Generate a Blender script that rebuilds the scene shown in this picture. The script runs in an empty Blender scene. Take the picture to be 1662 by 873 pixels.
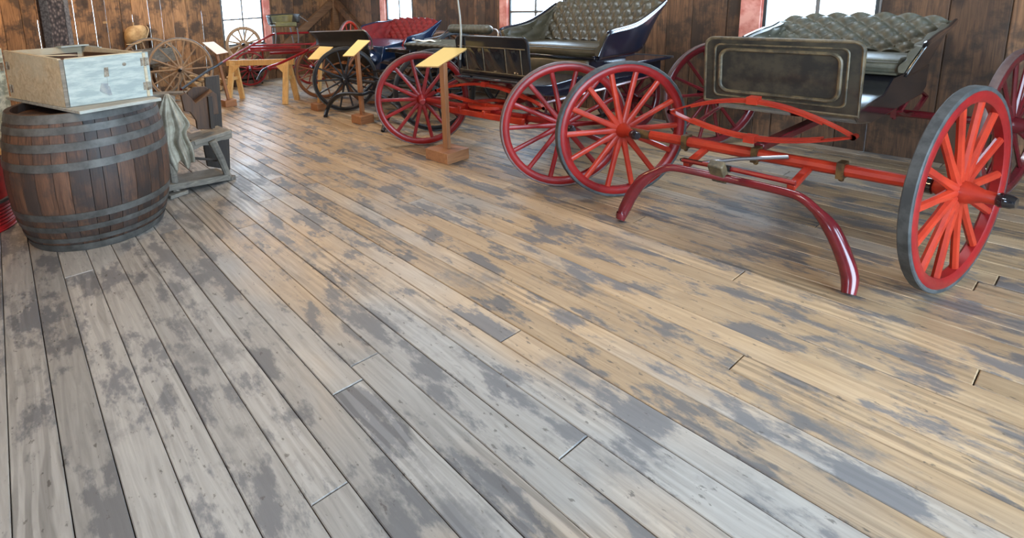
import bpy, math, random
from mathutils import Vector, Matrix
random.seed(7)
sc = bpy.context.scene
COL = sc.collection
PI = math.pi
# ------------------------------------------------------------------ camera
CAM = Vector((0, 0, 1.45))
FPX, CX, CY = 870.0, 600.0, 157.0          # focal length in pixels, optical centre (frame 1662 x 873)
PITCH, ROLL, YAW = 0.18497, 0.05096, 0.60
F0 = Vector((math.sin(YAW), math.cos(YAW), 0)); R0 = Vector((math.cos(YAW), -math.sin(YAW), 0)); UP = Vector((0, 0, 1))
FW = F0 * math.cos(PITCH) - UP * math.sin(PITCH)
U1 = UP * math.cos(PITCH) + F0 * math.sin(PITCH)
IX = math.cos(ROLL) * R0 - math.sin(ROLL) * U1
IY = -math.sin(ROLL) * R0 - math.cos(ROLL) * U1
cd = bpy.data.cameras.new('camera'); cam = bpy.data.objects.new('camera', cd); COL.objects.link(cam)
rot = Matrix((IX, -IY, -FW)).transposed()
cam.matrix_world = Matrix.Translation(CAM) @ rot.to_4x4()
cd.sensor_fit = 'HORIZONTAL'; cd.sensor_width = 36.0; cd.lens = 36.0 * FPX / 1662
cd.shift_x = (831 - CX) / 1662; cd.shift_y = (CY - 436.5) / 1662
cd.clip_start = 0.05; cd.clip_end = 300
sc.camera = cam
# ------------------------------------------------------------------ light and exposure
sc.view_settings.view_transform = 'Standard'; sc.view_settings.look = 'None'
sc.view_settings.gamma = 1.0; sc.view_settings.use_curve_mapping = False
sc.view_settings.exposure = 0.68
w = bpy.data.worlds.new('sky'); sc.world = w; w.use_nodes = True
bg = w.node_tree.nodes['Background']; bg.inputs[0].default_value = (0.58, 0.78, 1.0, 1); bg.inputs[1].default_value = 13.0
WARM = (1.0, 0.66, 0.36)
LAMP_W = 72.0
COOL = (0.80, 0.90, 1.0)
FILL_TUBE_W = 30.0
sc.cycles.max_bounces = 8; sc.cycles.diffuse_bounces = 4; sc.cycles.glossy_bounces = 4
sc.cycles.sample_clamp_indirect = 6.0
sc.cycles.caustics_reflective = False; sc.cycles.caustics_refractive = False

def portal(name, loc, direction, sx, sy):
    l = bpy.data.lights.new(name, 'AREA'); l.shape = 'RECTANGLE'; l.size = sx; l.size_y = sy
    o = bpy.data.objects.new(name, l); COL.objects.link(o); o.location = loc
    o.rotation_euler = Vector(direction).to_track_quat('-Z', 'Y').to_euler()
    l.cycles.is_portal = True

# ------------------------------------------------------------------ pixel -> place helpers
def ray(x, y): return FW * FPX + IX * (x - CX) + IY * (y - CY)
def PZ(x, y, z=0.0):
    r = ray(x, y); return CAM + r * ((z - CAM.z) / r.z)
def PX(x, y, X):
    r = ray(x, y); return CAM + r * (X / r.x)
def PY(x, y, Y):
    r = ray(x, y); return CAM + r * (Y / r.y)
def depth(p): return (Vector(p) - CAM).dot(FW)

# ------------------------------------------------------------------ materials
def nodes_of(m): return m.node_tree.nodes, m.node_tree.links
def base_mat(name, col, rough=0.5, metal=0.0, coat=0.0, spec=0.5):
    m = bpy.data.materials.new(name); m.use_nodes = True
    b = m.node_tree.nodes['Principled BSDF']
    b.inputs['Base Color'].default_value = (*col, 1); b.inputs['Roughness'].default_value = rough
    b.inputs['Metallic'].default_value = metal; b.inputs['Coat Weight'].default_value = coat
    b.inputs['Coat Roughness'].default_value = 0.12
    b.inputs['Specular IOR Level'].default_value = spec
    return m
def ramp(N, stops):
    r = N.new('ShaderNodeValToRGB'); e = r.color_ramp.elements
    while len(e) < len(stops): e.new(0.5)
    for i, (p, c) in enumerate(stops): e[i].position = p; e[i].color = (*c, 1) if len(c) == 3 else c
    return r
def noise(N, L, vec, scale, detail=4, rough=0.55, dist=0.0):
    n = N.new('ShaderNodeTexNoise'); n.inputs['Scale'].default_value = scale; n.inputs['Detail'].default_value = detail
    n.inputs['Roughness'].default_value = rough; n.inputs['Distortion'].default_value = dist
    if vec is not None: L.new(vec, n.inputs['Vector'])
    return n
def mapping(N, L, vec, scale, loc=None):
    mp = N.new('ShaderNodeMapping'); mp.inputs['Scale'].default_value = scale; L.new(vec, mp.inputs['Vector'])
    if loc is not None: L.new(loc, mp.inputs['Location'])
    return mp.outputs[0]
def mixc(N, L, fac, a, b, mode='MIX'):
    x = N.new('ShaderNodeMix'); x.data_type = 'RGBA'; x.blend_type = mode
    for s, v in ((x.inputs[0], fac), (x.inputs[6], a), (x.inputs[7], b)):
        if hasattr(v, 'is_linked') or hasattr(v, 'links'): L.new(v, s)
        elif isinstance(v, (int, float)): s.default_value = v
        else: s.default_value = (*v, 1)
    return x.outputs[2]
def bump(N, L, b, h, strength=0.3, dist=0.01):
    bp = N.new('ShaderNodeBump'); bp.inputs['Strength'].default_value = strength; bp.inputs['Distance'].default_value = dist
    L.new(h, bp.inputs['Height']); L.new(bp.outputs[0], b.inputs['Normal'])
def wood(name, dark, light, axis=2, rough=0.6, scale=1.0, var=0.35, blotch=None, bl_amt=0.5, coat=0.0, bmp=0.35, knots=0.0):
    """grained wood; axis = grain direction in world axes"""
    m = base_mat(name, light, rough, coat=coat); N, L = nodes_of(m); b = N['Principled BSDF']
    g = N.new('ShaderNodeNewGeometry'); oi = N.new('ShaderNodeObjectInfo')
    cmb = N.new('ShaderNodeCombineXYZ'); mu = N.new('ShaderNodeMath'); mu.operation = 'MULTIPLY'; mu.inputs[1].default_value = 37.0
    L.new(oi.outputs['Random'], mu.inputs[0])
    for i in range(3): L.new(mu.outputs[0], cmb.inputs[i])
    s = [14 * scale] * 3; s[axis] = 1.0 * scale
    v = mapping(N, L, g.outputs['Position'], s, cmb.outputs[0])
    n1 = noise(N, L, v, 2.6, 6, 0.62, 1.3)
    s2 = [60 * scale] * 3; s2[axis] = 2.2 * scale
    n2 = noise(N, L, mapping(N, L, g.outputs['Position'], s2, cmb.outputs[0]), 2.0, 4, 0.6)
    r1 = ramp(N, [(0.28, dark), (0.72, light)]); L.new(n1.outputs[0], r1.inputs[0])
    c = mixc(N, L, 0.32, r1.outputs[0], n2.outputs[0], 'OVERLAY')
    if blotch:
        n3 = noise(N, L, mapping(N, L, g.outputs['Position'], (3, 3, 3) if axis == 2 else (4, 2.2, 3), cmb.outputs[0]), 1.2, 6, 0.65)
        rb = ramp(N, [(0.47, (0, 0, 0)), (0.58, (1, 1, 1))]); L.new(n3.outputs[0], rb.inputs[0])
        mm = N.new('ShaderNodeMath'); mm.operation = 'MULTIPLY'; mm.inputs[1].default_value = bl_amt; L.new(rb.outputs[0], mm.inputs[0])
        c = mixc(N, L, mm.outputs[0], c, blotch)
    if knots:
        vo = N.new('ShaderNodeTexVoronoi'); sk = [3.2] * 3; sk[axis] = 1.3
        L.new(mapping(N, L, g.outputs['Position'], sk, cmb.outputs[0]), vo.inputs['Vector']); vo.inputs['Scale'].default_value = 1.0
        rk = ramp(N, [(0.0, (1, 1, 1)), (0.12, (0.8, 0.8, 0.8)), (0.2, (0, 0, 0))]); L.new(vo.outputs['Distance'], rk.inputs[0])
        mk = N.new('ShaderNodeMath'); mk.operation = 'MULTIPLY'; mk.inputs[1].default_value = knots; L.new(rk.outputs[0], mk.inputs[0])
        c = mixc(N, L, mk.outputs[0], c, tuple(x * 0.28 for x in dark))
    hv = N.new('ShaderNodeHueSaturation'); mr = N.new('ShaderNodeMapRange')
    mr.inputs[3].default_value = 1 - var; mr.inputs[4].default_value = 1 + var
    L.new(oi.outputs['Random'], mr.inputs[0]); L.new(mr.outputs[0], hv.inputs['Value']); L.new(c, hv.inputs['Color'])
    L.new(hv.outputs[0], b.inputs['Base Color'])
    rr = N.new('ShaderNodeMapRange'); rr.inputs[3].default_value = rough - 0.1; rr.inputs[4].default_value = rough + 0.15
    L.new(n1.outputs[0], rr.inputs[0]); L.new(rr.outputs[0], b.inputs['Roughness'])
    ad = N.new('ShaderNodeMath'); ad.operation = 'ADD'; L.new(n1.outputs[0], ad.inputs[0]); L.new(n2.outputs[0], ad.inputs[1])
    bump(N, L, b, ad.outputs[0], bmp, 0.004)
    return m
def mottled(name, a, bcol, scale=8, rough=0.5, metal=0.0, coat=0.0, lo=0.42, hi=0.6, bmp=0.0, stretch=(1, 1, 1), spec=0.5):
    m = base_mat(name, a, rough, metal, coat, spec); N, L = nodes_of(m); b = N['Principled BSDF']
    g = N.new('ShaderNodeNewGeometry')
    n = noise(N, L, mapping(N, L, g.outputs['Position'], stretch), scale, 6, 0.65)
    r = ramp(N, [(lo, a), (hi, bcol)]); L.new(n.outputs[0], r.inputs[0]); L.new(r.outputs[0], b.inputs['Base Color'])
    if bmp: bump(N, L, b, n.outputs[0], bmp, 0.004)
    return m
def floor_mat():
    m = base_mat('floor_planks', (0.3, 0.22, 0.14), 0.4, spec=0.42); N, L = nodes_of(m); b = N['Principled BSDF']
    g = N.new('ShaderNodeNewGeometry'); oi = N.new('ShaderNodeObjectInfo')
    cmb = N.new('ShaderNodeCombineXYZ'); mu = N.new('ShaderNodeMath'); mu.operation = 'MULTIPLY'; mu.inputs[1].default_value = 53.0
    L.new(oi.outputs['Random'], mu.inputs[0])
    for i in range(3): L.new(mu.outputs[0], cmb.inputs[i])
    P = g.outputs['Position']
    grain = noise(N, L, mapping(N, L, P, (15, 1.1, 12), cmb.outputs[0]), 2.0, 5, 0.6, 1.6)
    wv = N.new('ShaderNodeTexWave'); wv.bands_direction = 'X'; wv.inputs['Scale'].default_value = 7.0; wv.inputs['Distortion'].default_value = 14.0
    wv.inputs['Detail'].default_value = 3.0; wv.inputs['Detail Scale'].default_value = 0.7
    L.new(mapping(N, L, P, (1.0, 0.16, 1), cmb.outputs[0]), wv.inputs['Vector'])
    tan = ramp(N, [(0.2, (0.24, 0.155, 0.084)), (0.5, (0.36, 0.243, 0.138)), (0.85, (0.50, 0.355, 0.21))]); L.new(grain.outputs[0], tan.inputs[0])
    grey = ramp(N, [(0.2, (0.175, 0.16, 0.142)), (0.8, (0.33, 0.305, 0.268))]); L.new(grain.outputs[0], grey.inputs[0])
    # broad worn areas: grey to the left of the aisle and along it, tan elsewhere
    big = noise(N, L, mapping(N, L, P, (0.9, 0.55, 1)), 1.0, 3, 0.5)
    sx = N.new('ShaderNodeSeparateXYZ'); L.new(P, sx.inputs[0])
    gx = N.new('ShaderNodeMapRange'); gx.inputs[1].default_value = 0.7; gx.inputs[2].default_value = 2.0; gx.inputs[3].default_value = 0.3; gx.inputs[4].default_value = -0.08
    L.new(sx.outputs[0], gx.inputs[0])
    a1 = N.new('ShaderNodeMath'); a1.operation = 'ADD'; L.new(big.outputs[0], a1.inputs[0]); L.new(gx.outputs[0], a1.inputs[1])
    pl = N.new('ShaderNodeMapRange'); pl.inputs[3].default_value = -0.1; pl.inputs[4].default_value = 0.1; L.new(oi.outputs['Random'], pl.inputs[0])
    a2 = N.new('ShaderNodeMath'); a2.operation = 'ADD'; L.new(a1.outputs[0], a2.inputs[0]); L.new(pl.outputs[0], a2.inputs[1])
    rb = ramp(N, [(0.46, (0, 0, 0)), (0.66, (1, 1, 1))]); L.new(a2.outputs[0], rb.inputs[0])
    c = mixc(N, L, rb.outputs[0], tan.outputs[0], grey.outputs[0])
    # dark blue-grey worn blotches with ragged edges
    bl = noise(N, L, mapping(N, L, P, (5.5, 2.4, 1), cmb.outputs[0]), 1.0, 9, 0.68)
    r2 = ramp(N, [(0.515, (0, 0, 0)), (0.575, (0.85, 0.85, 0.85))]); L.new(bl.outputs[0], r2.inputs[0])
    c = mixc(N, L, r2.outputs[0], c, (0.105, 0.102, 0.103))
    bw = noise(N, L, mapping(N, L, P, (2.6, 1.5, 1)), 1.0, 8, 0.7)
    r4 = ramp(N, [(0.55, (0, 0, 0)), (0.64, (0.75, 0.75, 0.75))]); L.new(bw.outputs[0], r4.inputs[0])
    c = mixc(N, L, r4.outputs[0], c, (0.125, 0.118, 0.112))
    sp = noise(N, L, mapping(N, L, P, (34, 17, 1)), 1.0, 4, 0.6)
    r3 = ramp(N, [(0.64, (0, 0, 0)), (0.68, (0.7, 0.7, 0.7))]); L.new(sp.outputs[0], r3.inputs[0])
    c = mixc(N, L, r3.outputs[0], c, (0.06, 0.05, 0.042))
    # raised cathedral grain
    rw = ramp(N, [(0.38, (0.62, 0.62, 0.62)), (0.62, (1.1, 1.1, 1.1))]); L.new(wv.outputs[1], rw.inputs[0])
    pm = noise(N, L, mapping(N, L, P, (2.2, 0.9, 1), cmb.outputs[0]), 1.0, 2, 0.5)
    rp = ramp(N, [(0.5, (0.06, 0.06, 0.06)), (0.66, (0.8, 0.8, 0.8))]); L.new(pm.outputs[0], rp.inputs[0])
    c = mixc(N, L, rp.outputs[0], c, mixc(N, L, 1.0, c, rw.outputs[0], 'MULTIPLY'))
    hv = N.new('ShaderNodeHueSaturation'); mr = N.new('ShaderNodeMapRange'); mr.inputs[3].default_value = 0.82; mr.inputs[4].default_value = 1.2
    L.new(oi.outputs['Random'], mr.inputs[0]); L.new(mr.outputs[0], hv.inputs['Value']); L.new(c, hv.inputs['Color'])
    L.new(hv.outputs[0], b.inputs['Base Color'])
    rr = N.new('ShaderNodeMapRange'); rr.inputs[1].default_value = 0.3; rr.inputs[2].default_value = 0.7
    rr.inputs[3].default_value = 0.34; rr.inputs[4].default_value = 0.56; L.new(bl.outputs[0], rr.inputs[0]); L.new(rr.outputs[0], b.inputs['Roughness'])
    ad = N.new('ShaderNodeMath'); ad.operation = 'ADD'; L.new(grain.outputs[0], ad.inputs[0]); L.new(bl.outputs[0], ad.inputs[1])
    bump(N, L, b, ad.outputs[0], 0.2, 0.003)
    return m
MT = {}
MT['floor'] = floor_mat()
MT['subfloor'] = base_mat('subfloor_dark', (0.015, 0.011, 0.008), 0.9)
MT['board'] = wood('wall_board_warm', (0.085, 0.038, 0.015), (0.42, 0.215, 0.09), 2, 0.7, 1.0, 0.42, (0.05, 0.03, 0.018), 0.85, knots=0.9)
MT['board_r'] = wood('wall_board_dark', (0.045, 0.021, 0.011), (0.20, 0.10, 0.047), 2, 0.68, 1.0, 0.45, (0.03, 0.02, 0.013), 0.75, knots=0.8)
MT['beam'] = wood('brace_wood', (0.10, 0.05, 0.024), (0.26, 0.14, 0.066), 0, 0.7, 1, 0.15)
MT['ceil'] = wood('ceiling_board', (0.10, 0.06, 0.035), (0.25, 0.16, 0.09), 1, 0.8)
MT['pink'] = mottled('faded_red_paint', (0.55, 0.17, 0.13), (0.75, 0.36, 0.29), 6, 0.6)
MT['sash'] = base_mat('sash_dark_paint', (0.035, 0.04, 0.042), 0.5)
MT['muntin'] = base_mat('muntin_grey', (0.16, 0.15, 0.14), 0.6)
def glass_mat():
    m = bpy.data.materials.new('window_glass'); m.use_nodes = True; N, L = nodes_of(m); N.remove(N['Principled BSDF'])
    t = N.new('ShaderNodeBsdfTransparent'); g = N.new('ShaderNodeBsdfGlossy'); g.inputs['Roughness'].default_value = 0.03
    f = N.new('ShaderNodeFresnel'); f.inputs[0].default_value = 1.45; mx = N.new('ShaderNodeMixShader')
    ge = N.new('ShaderNodeNewGeometry'); iv = N.new('ShaderNodeMath'); iv.operation = 'SUBTRACT'; iv.inputs[0].default_value = 1.0; L.new(ge.outputs['Backfacing'], iv.inputs[1])
    ml = N.new('ShaderNodeMath'); ml.operation = 'MULTIPLY'; L.new(f.outputs[0], ml.inputs[0]); L.new(iv.outputs[0], ml.inputs[1])
    L.new(ml.outputs[0], mx.inputs[0]); L.new(t.outputs[0], mx.inputs[1]); L.new(g.outputs[0], mx.inputs[2]); L.new(mx.outputs[0], N['Material Output'].inputs[0])
    return m
MT['glass'] = glass_mat()
MT['red'] = mottled('carriage_red_paint', (0.25, 0.011, 0.010), (0.18, 0.008, 0.009), 5, 0.34, coat=0.08, spec=.3)
MT['vermilion'] = mottled('vermilion_paint', (0.40, 0.032, 0.012), (0.29, 0.02, 0.010), 5, 0.36, coat=0.06, spec=.3)
MT['maroon'] = mottled('maroon_paint', (0.15, 0.012, 0.016), (0.10, 0.009, 0.013), 5, 0.22, coat=0.25)
MT['tyre_red'] = mottled('tyre_worn_iron', (0.10, 0.055, 0.05), (0.15, 0.09, 0.075), 9, 0.55)
MT['rubber'] = mottled('black_rubber_tyre', (0.028, 0.03, 0.03), (0.06, 0.062, 0.06), 12, 0.65)
MT['black'] = base_mat('black_lacquer', (0.008, 0.008, 0.010), 0.12, coat=0.8)
MT['blackwheel'] = mottled('black_wheel_paint', (0.010, 0.010, 0.012), (0.02, 0.02, 0.022), 10, 0.4, coat=0.05, spec=.3)
MT['navy'] = base_mat('navy_lacquer', (0.006, 0.009, 0.02), 0.2, coat=0.8)
MT['blue'] = base_mat('dark_blue_lacquer', (0.008, 0.02, 0.055), 0.25, coat=0.7)
MT['olive'] = mottled('olive_leather', (0.046, 0.038, 0.021), (0.068, 0.056, 0.032), 14, 0.42, coat=0.08)
MT['olivedark'] = mottled('dark_olive_panel', (0.011, 0.011, 0.010), (0.022, 0.020, 0.016), 8, 0.6, coat=0.0)
MT['greyleather'] = mottled('grey_green_leather', (0.06, 0.059, 0.042), (0.09, 0.086, 0.06), 16, 0.45)
MT['velvet'] = mottled('red_buttoned_cloth', (0.21, 0.008, 0.008), (0.14, 0.006, 0.006), 14, 0.7)
MT['yellowseat'] = mottled('yellow_green_seat', (0.17, 0.14, 0.04), (0.11, 0.092, 0.028), 8, 0.5)
MT['brass'] = mottled('old_brass', (0.20, 0.12, 0.045), (0.09, 0.055, 0.03), 18, 0.42, metal=0.7)
MT['iron'] = base_mat('dull_grey_iron', (0.12, 0.12, 0.125), 0.55)
MT['steel'] = base_mat('bright_steel', (0.30, 0.30, 0.31), 0.35, metal=0.9)
MT['button'] = base_mat('leather_button', (0.10, 0.085, 0.05), 0.35)
MT['redbutton'] = base_mat('red_button', (0.30, 0.012, 0.01), 0.5)
MT['tarnish'] = mottled('tarnished_patent_leather', (0.014, 0.014, 0.012), (0.042, 0.036, 0.024), 10, 0.3, coat=0.3)
MT['goldedge'] = mottled('worn_gilt_edge', (0.13, 0.095, 0.048), (0.045, 0.036, 0.022), 16, 0.5)
MT['pine'] = wood('yellow_pine', (0.46, 0.25, 0.085), (0.66, 0.40, 0.15), 2, 0.5, 1, 0.06)
MT['pinered'] = wood('reddish_stained_pine', (0.21, 0.085, 0.035), (0.36, 0.165, 0.07), 2, 0.5, 1, 0.1)
MT['pinered_x'] = wood('reddish_stained_pine_block', (0.21, 0.085, 0.035), (0.36, 0.165, 0.07), 0, 0.5, 1, 0.1)
MT['sign'] = base_mat('sign_yellow_print', (0.72, 0.49, 0.17), 0.45)
MT['signwhite'] = base_mat('sign_white_print', (0.74, 0.72, 0.66), 0.45)
MT['barewood'] = wood('bare_wheel_wood', (0.22, 0.135, 0.075), (0.40, 0.27, 0.16), 2, 0.65, 1, 0.1)
MT['brownwheel'] = wood('brown_varnished_wheel', (0.16, 0.06, 0.025), (0.30, 0.13, 0.05), 2, 0.45, 1, 0.1)
MT['greywood'] = wood('grey_weathered_wood', (0.10, 0.084, 0.064), (0.27, 0.235, 0.185), 0, 0.8, 1.2, 0.15, (0.11, 0.10, 0.085), 0.5)
MT['paleboard'] = wood('pale_grey_board', (0.17, 0.165, 0.14), (0.40, 0.40, 0.35), 0, 0.75, 0.8, 0.05, (0.32, 0.35, 0.33), 0.5)
MT['darkwood'] = wood('dark_old_wood', (0.018, 0.013, 0.010), (0.05, 0.036, 0.026), 2, 0.7, 1.2, 0.15)
MT['brownwood'] = wood('brown_old_wood', (0.034, 0.016, 0.008), (0.105, 0.052, 0.025), 2, 0.65, 1.2, 0.15)
MT['firewood'] = wood('split_firewood', (0.26, 0.155, 0.07), (0.55, 0.37, 0.19), 0, 0.75, 1.2, 0.25)
MT['stave'] = wood('barrel_stave_oak', (0.026, 0.012, 0.008), (0.125, 0.058, 0.03), 2, 0.55, 1.0, 0.5, (0.024, 0.019, 0.017), 0.75)
MT['hoop'] = mottled('dull_iron_hoop', (0.05, 0.046, 0.04), (0.115, 0.108, 0.096), 9, 0.55, metal=0.25, lo=0.38, hi=0.66, bmp=0.2)
MT['mint'] = mottled('pale_mint_paint', (0.25, 0.30, 0.285), (0.38, 0.42, 0.385), 7, 0.6, bmp=0.2, stretch=(1, 1, 5))
MT['mintworn'] = wood('worn_bare_plywood', (0.34, 0.26, 0.155), (0.58, 0.50, 0.35), 0, 0.7, 0.5, 0.05, (0.44, 0.43, 0.34), 0.55)
MT['speckled'] = mottled('speckled_mint_panel', (0.30, 0.34, 0.28), (0.62, 0.66, 0.56), 26, 0.6, lo=0.45, hi=0.58)
MT['paper'] = base_mat('cream_card', (0.74, 0.70, 0.56), 0.7)
MT['rust'] = mottled('rusty_hinge_iron', (0.12, 0.085, 0.055), (0.28, 0.24, 0.18), 30, 0.6, metal=0.3)
MT['tin'] = mottled('grey_tin_plate', (0.16, 0.165, 0.165), (0.24, 0.23, 0.20), 24, 0.5, metal=0.3)
MT['redcan'] = mottled('red_can_paint', (0.34, 0.012, 0.012), (0.22, 0.01, 0.01), 9, 0.4)
MT['cloth'] = mottled('grey_beige_rag', (0.245, 0.215, 0.16), (0.42, 0.385, 0.30), 7, 0.9, bmp=0.3)
MT['canvas'] = mottled('tan_canvas_bag', (0.36, 0.21, 0.085), (0.56, 0.37, 0.17), 9, 0.8, bmp=0.3)
MT['rope'] = base_mat('pale_rope', (0.44, 0.31, 0.17), 0.9)
def post_mat():
    m = base_mat('rough_hewn_post', (0.12, 0.1, 0.09), 0.8); N, L = nodes_of(m); b = N['Principled BSDF']
    g = N.new('ShaderNodeNewGeometry'); v = N.new('ShaderNodeTexVoronoi'); v.inputs['Scale'].default_value = 42
    L.new(mapping(N, L, g.outputs['Position'], (1, 1, 0.65)), v.inputs['Vector'])
    r = ramp(N, [(0.1, (0.22, 0.165, 0.14)), (0.45, (0.07, 0.05, 0.045)), (0.8, (0.02, 0.016, 0.015))]); L.new(v.outputs['Distance'], r.inputs[0])
    L.new(r.outputs[0], b.inputs['Base Color']); bump(N, L, b, v.outputs['Distance'], 0.6, -0.01)
    return m
MT['post'] = post_mat()
MT['postedge'] = mottled('weathered_post_arris', (0.07, 0.06, 0.055), (0.17, 0.15, 0.14), 40, 0.8, bmp=0.4)
MT['ground'] = base_mat('bleached_ground', (0.62, 0.62, 0.56), 0.9)
MT['lampshade'] = base_mat('enamel_shade', (0.05, 0.09, 0.07), 0.4)
def emis(name, col, s):
    m = bpy.data.materials.new(name); m.use_nodes = True; b = m.node_tree.nodes['Principled BSDF']
    b.inputs['Emission Color'].default_value = (*col, 1); b.inputs['Emission Strength'].default_value = s; return m
MT['bulb'] = emis('lit_bulb', (1.0, 0.7, 0.4), 12)

# ------------------------------------------------------------------ mesh builder
def V(*a): return Vector(a)
class MB:
    def __init__(s): s.v = []; s.f = []
    def add(s, vs, fs):
        o = len(s.v); s.v += [Vector(p) for p in vs]; s.f += [tuple(i + o for i in f) for f in fs]; return s
    def box(s, c, d, rot=None):
        c = Vector(c); hx, hy, hz = (x / 2 for x in d); R = rot if rot else Matrix.Identity(3)
        p = [c + R @ Vector((x, y, z)) for x in (-hx, hx) for y in (-hy, hy) for z in (-hz, hz)]
        return s.add(p, [(0, 1, 3, 2), (4, 6, 7, 5), (0, 4, 5, 1), (2, 3, 7, 6), (0, 2, 6, 4), (1, 5, 7, 3)])
    def beam(s, a, b, w, h, up=(0, 0, 1)):
        a, b = Vector(a), Vector(b); x = (b - a).normalized(); y = Vector(up).cross(x)
        if y.length < 1e-4: y = Vector((1, 0, 0)).cross(x)
        y.normalize(); z = x.cross(y); R = Matrix((x, y, z)).transposed()
        return s.box((a + b) / 2, ((b - a).length, w, h), R)
    def tube(s, path, r, n=8, flat=1.0, cap=True):
        P = [Vector(p) for p in path]; k = len(P); rs = r if isinstance(r, (list, tuple)) else [r] * k
        t0 = (P[1] - P[0]).normalized(); u = t0.cross(Vector((0, 0, 1)))
        if u.length < 1e-3: u = t0.cross(Vector((1, 0, 0)))
        u.normalize(); vs = []
        for i in range(k):
            t = (P[min(i + 1, k - 1)] - P[max(i - 1, 0)]).normalized()
            u = (u - t * u.dot(t)).normalized(); w_ = t.cross(u)
            for j in range(n):
                a = 2 * PI * j / n; vs.append(P[i] + u * (rs[i] * math.cos(a)) + w_ * (rs[i] * flat * math.sin(a)))
        fs = [(i * n + j, i * n + (j + 1) % n, (i + 1) * n + (j + 1) % n, (i + 1) * n + j) for i in range(k - 1) for j in range(n)]
        if cap: fs += [tuple(range(n))[::-1], tuple((k - 1) * n + j for j in range(n))]
        return s.add(vs, fs)
    def lathe(s, prof, n=24, c=(0, 0, 0), R=None, closed=False, a0=0.0, a1=2 * PI):
        """prof = [(radius, height)], axis local z"""
        c = Vector(c); R = R if R else Matrix.Identity(3); k = len(prof); full = abs(a1 - a0 - 2 * PI) < 1e-6
        m = n if full else n + 1; vs = []
        for j in range(m):
            a = a0 + (a1 - a0) * j / n
            for (r, h) in prof: vs.append(c + R @ Vector((r * math.cos(a), r * math.sin(a), h)))
        fs = []
        for j in range(n):
            j2 = (j + 1) % m
            for i in range(k if closed else k - 1):
                i2 = (i + 1) % k; fs.append((j * k + i, j2 * k + i, j2 * k + i2, j * k + i2))
        return s.add(vs, fs)
    def prism(s, pts, off):
        """closed planar outline pts (3D) pushed along off"""
        P = [Vector(p) for p in pts]; o = Vector(off); n = len(P)
        fs = [tuple(range(n))[::-1], tuple(range(n, 2 * n))] + [(i, (i + 1) % n, n + (i + 1) % n, n + i) for i in range(n)]
        return s.add(P + [p + o for p in P], fs)
    def grid(s, fn, nu, nv):
        vs = [fn(i / nu, j / nv) for i in range(nu + 1) for j in range(nv + 1)]
        fs = [(i * (nv + 1) + j, (i + 1) * (nv + 1) + j, (i + 1) * (nv + 1) + j + 1, i * (nv + 1) + j + 1) for i in range(nu) for j in range(nv)]
        return s.add(vs, fs)
    def sphere(s, c, r, n=8, m=6, sq=(1, 1, 1)):
        c = Vector(c); prof = []
        vs = []
        for i in range(m + 1):
            t = PI * i / m
            for j in range(n): vs.append(c + Vector((r * sq[0] * math.sin(t) * math.cos(2 * PI * j / n), r * sq[1] * math.sin(t) * math.sin(2 * PI * j / n), r * sq[2] * math.cos(t))))
        fs = [(i * n + j, (i + 1) * n + j, (i + 1) * n + (j + 1) % n, i * n + (j + 1) % n) for i in range(m) for j in range(n)]
        return s.add(vs, fs)
    def mesh(s, name, smooth=35):
        me = bpy.data.meshes.new(name); me.from_pydata([tuple(v) for v in s.v], [], s.f)
        import bmesh
        bm = bmesh.new(); bm.from_mesh(me); bmesh.ops.remove_doubles(bm, verts=bm.verts, dist=1e-6); bmesh.ops.recalc_face_normals(bm, faces=bm.faces); bm.to_mesh(me); bm.free()
        if smooth:
            me.polygons.foreach_set('use_smooth', [True] * len(me.polygons)); me.set_sharp_from_angle(angle=math.radians(smooth))
        return me
ORG = {}
def build(mb, name, mat, parent=None, smooth=35, bevel=0.0, solid=0.0, origin=None):
    o_ = ORG.get(parent, V(0, 0, 0)) if parent else V(0, 0, 0)
    if origin is None and parent is None:
        xs = [p.x for p in mb.v]; ys = [p.y for p in mb.v]; zs = [p.z for p in mb.v]
        origin = V((min(xs) + max(xs)) / 2, (min(ys) + max(ys)) / 2, min(zs))
    org = Vector(origin) if origin is not None else o_
    for p in mb.v: p -= org
    o = bpy.data.objects.new(name, mb.mesh(name, smooth)); COL.objects.link(o)
    o.data.materials.append(MT[mat] if isinstance(mat, str) else mat)
    if parent: o.parent = parent; o.location = org - o_
    else: o.location = org
    ORG[o] = org
    if solid:
        md = o.modifiers.new('thickness', 'SOLIDIFY'); md.thickness = solid; md.offset = 0
    if bevel:
        md = o.modifiers.new('bevel', 'BEVEL'); md.width = bevel; md.segments = 2; md.limit_method = 'ANGLE'; md.angle_limit = math.radians(40)
    return o
def tag(o, label, cat, group=None):
    o['label'] = label; o['category'] = cat
    if group: o['group'] = group
    return o
def thing(name, label, cat, loc, group=None):
    o = bpy.data.objects.new(name, None); COL.objects.link(o); o.location = loc; o.empty_display_size = 0.1; ORG[o] = Vector(loc)
    return tag(o, label, cat, group)
def structure(o): o['kind'] = 'structure'; return o
def lerp(a, b, t): return a + (b - a) * t
def bez(p, n=12):
    """Catmull-Rom through points"""
    P = [Vector(q) for q in p]; out = []
    for i in range(len(P) - 1):
        a, b, c, d = P[max(i - 1, 0)], P[i], P[i + 1], P[min(i + 2, len(P) - 1)]
        for k in range(n):
            t = k / n
            out.append(0.5 * ((2 * b) + (c - a) * t + (2 * a - 5 * b + 4 * c - d) * t * t + (3 * b - a - 3 * c + d) * t ** 3))
    out.append(P[-1]); return out

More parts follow.
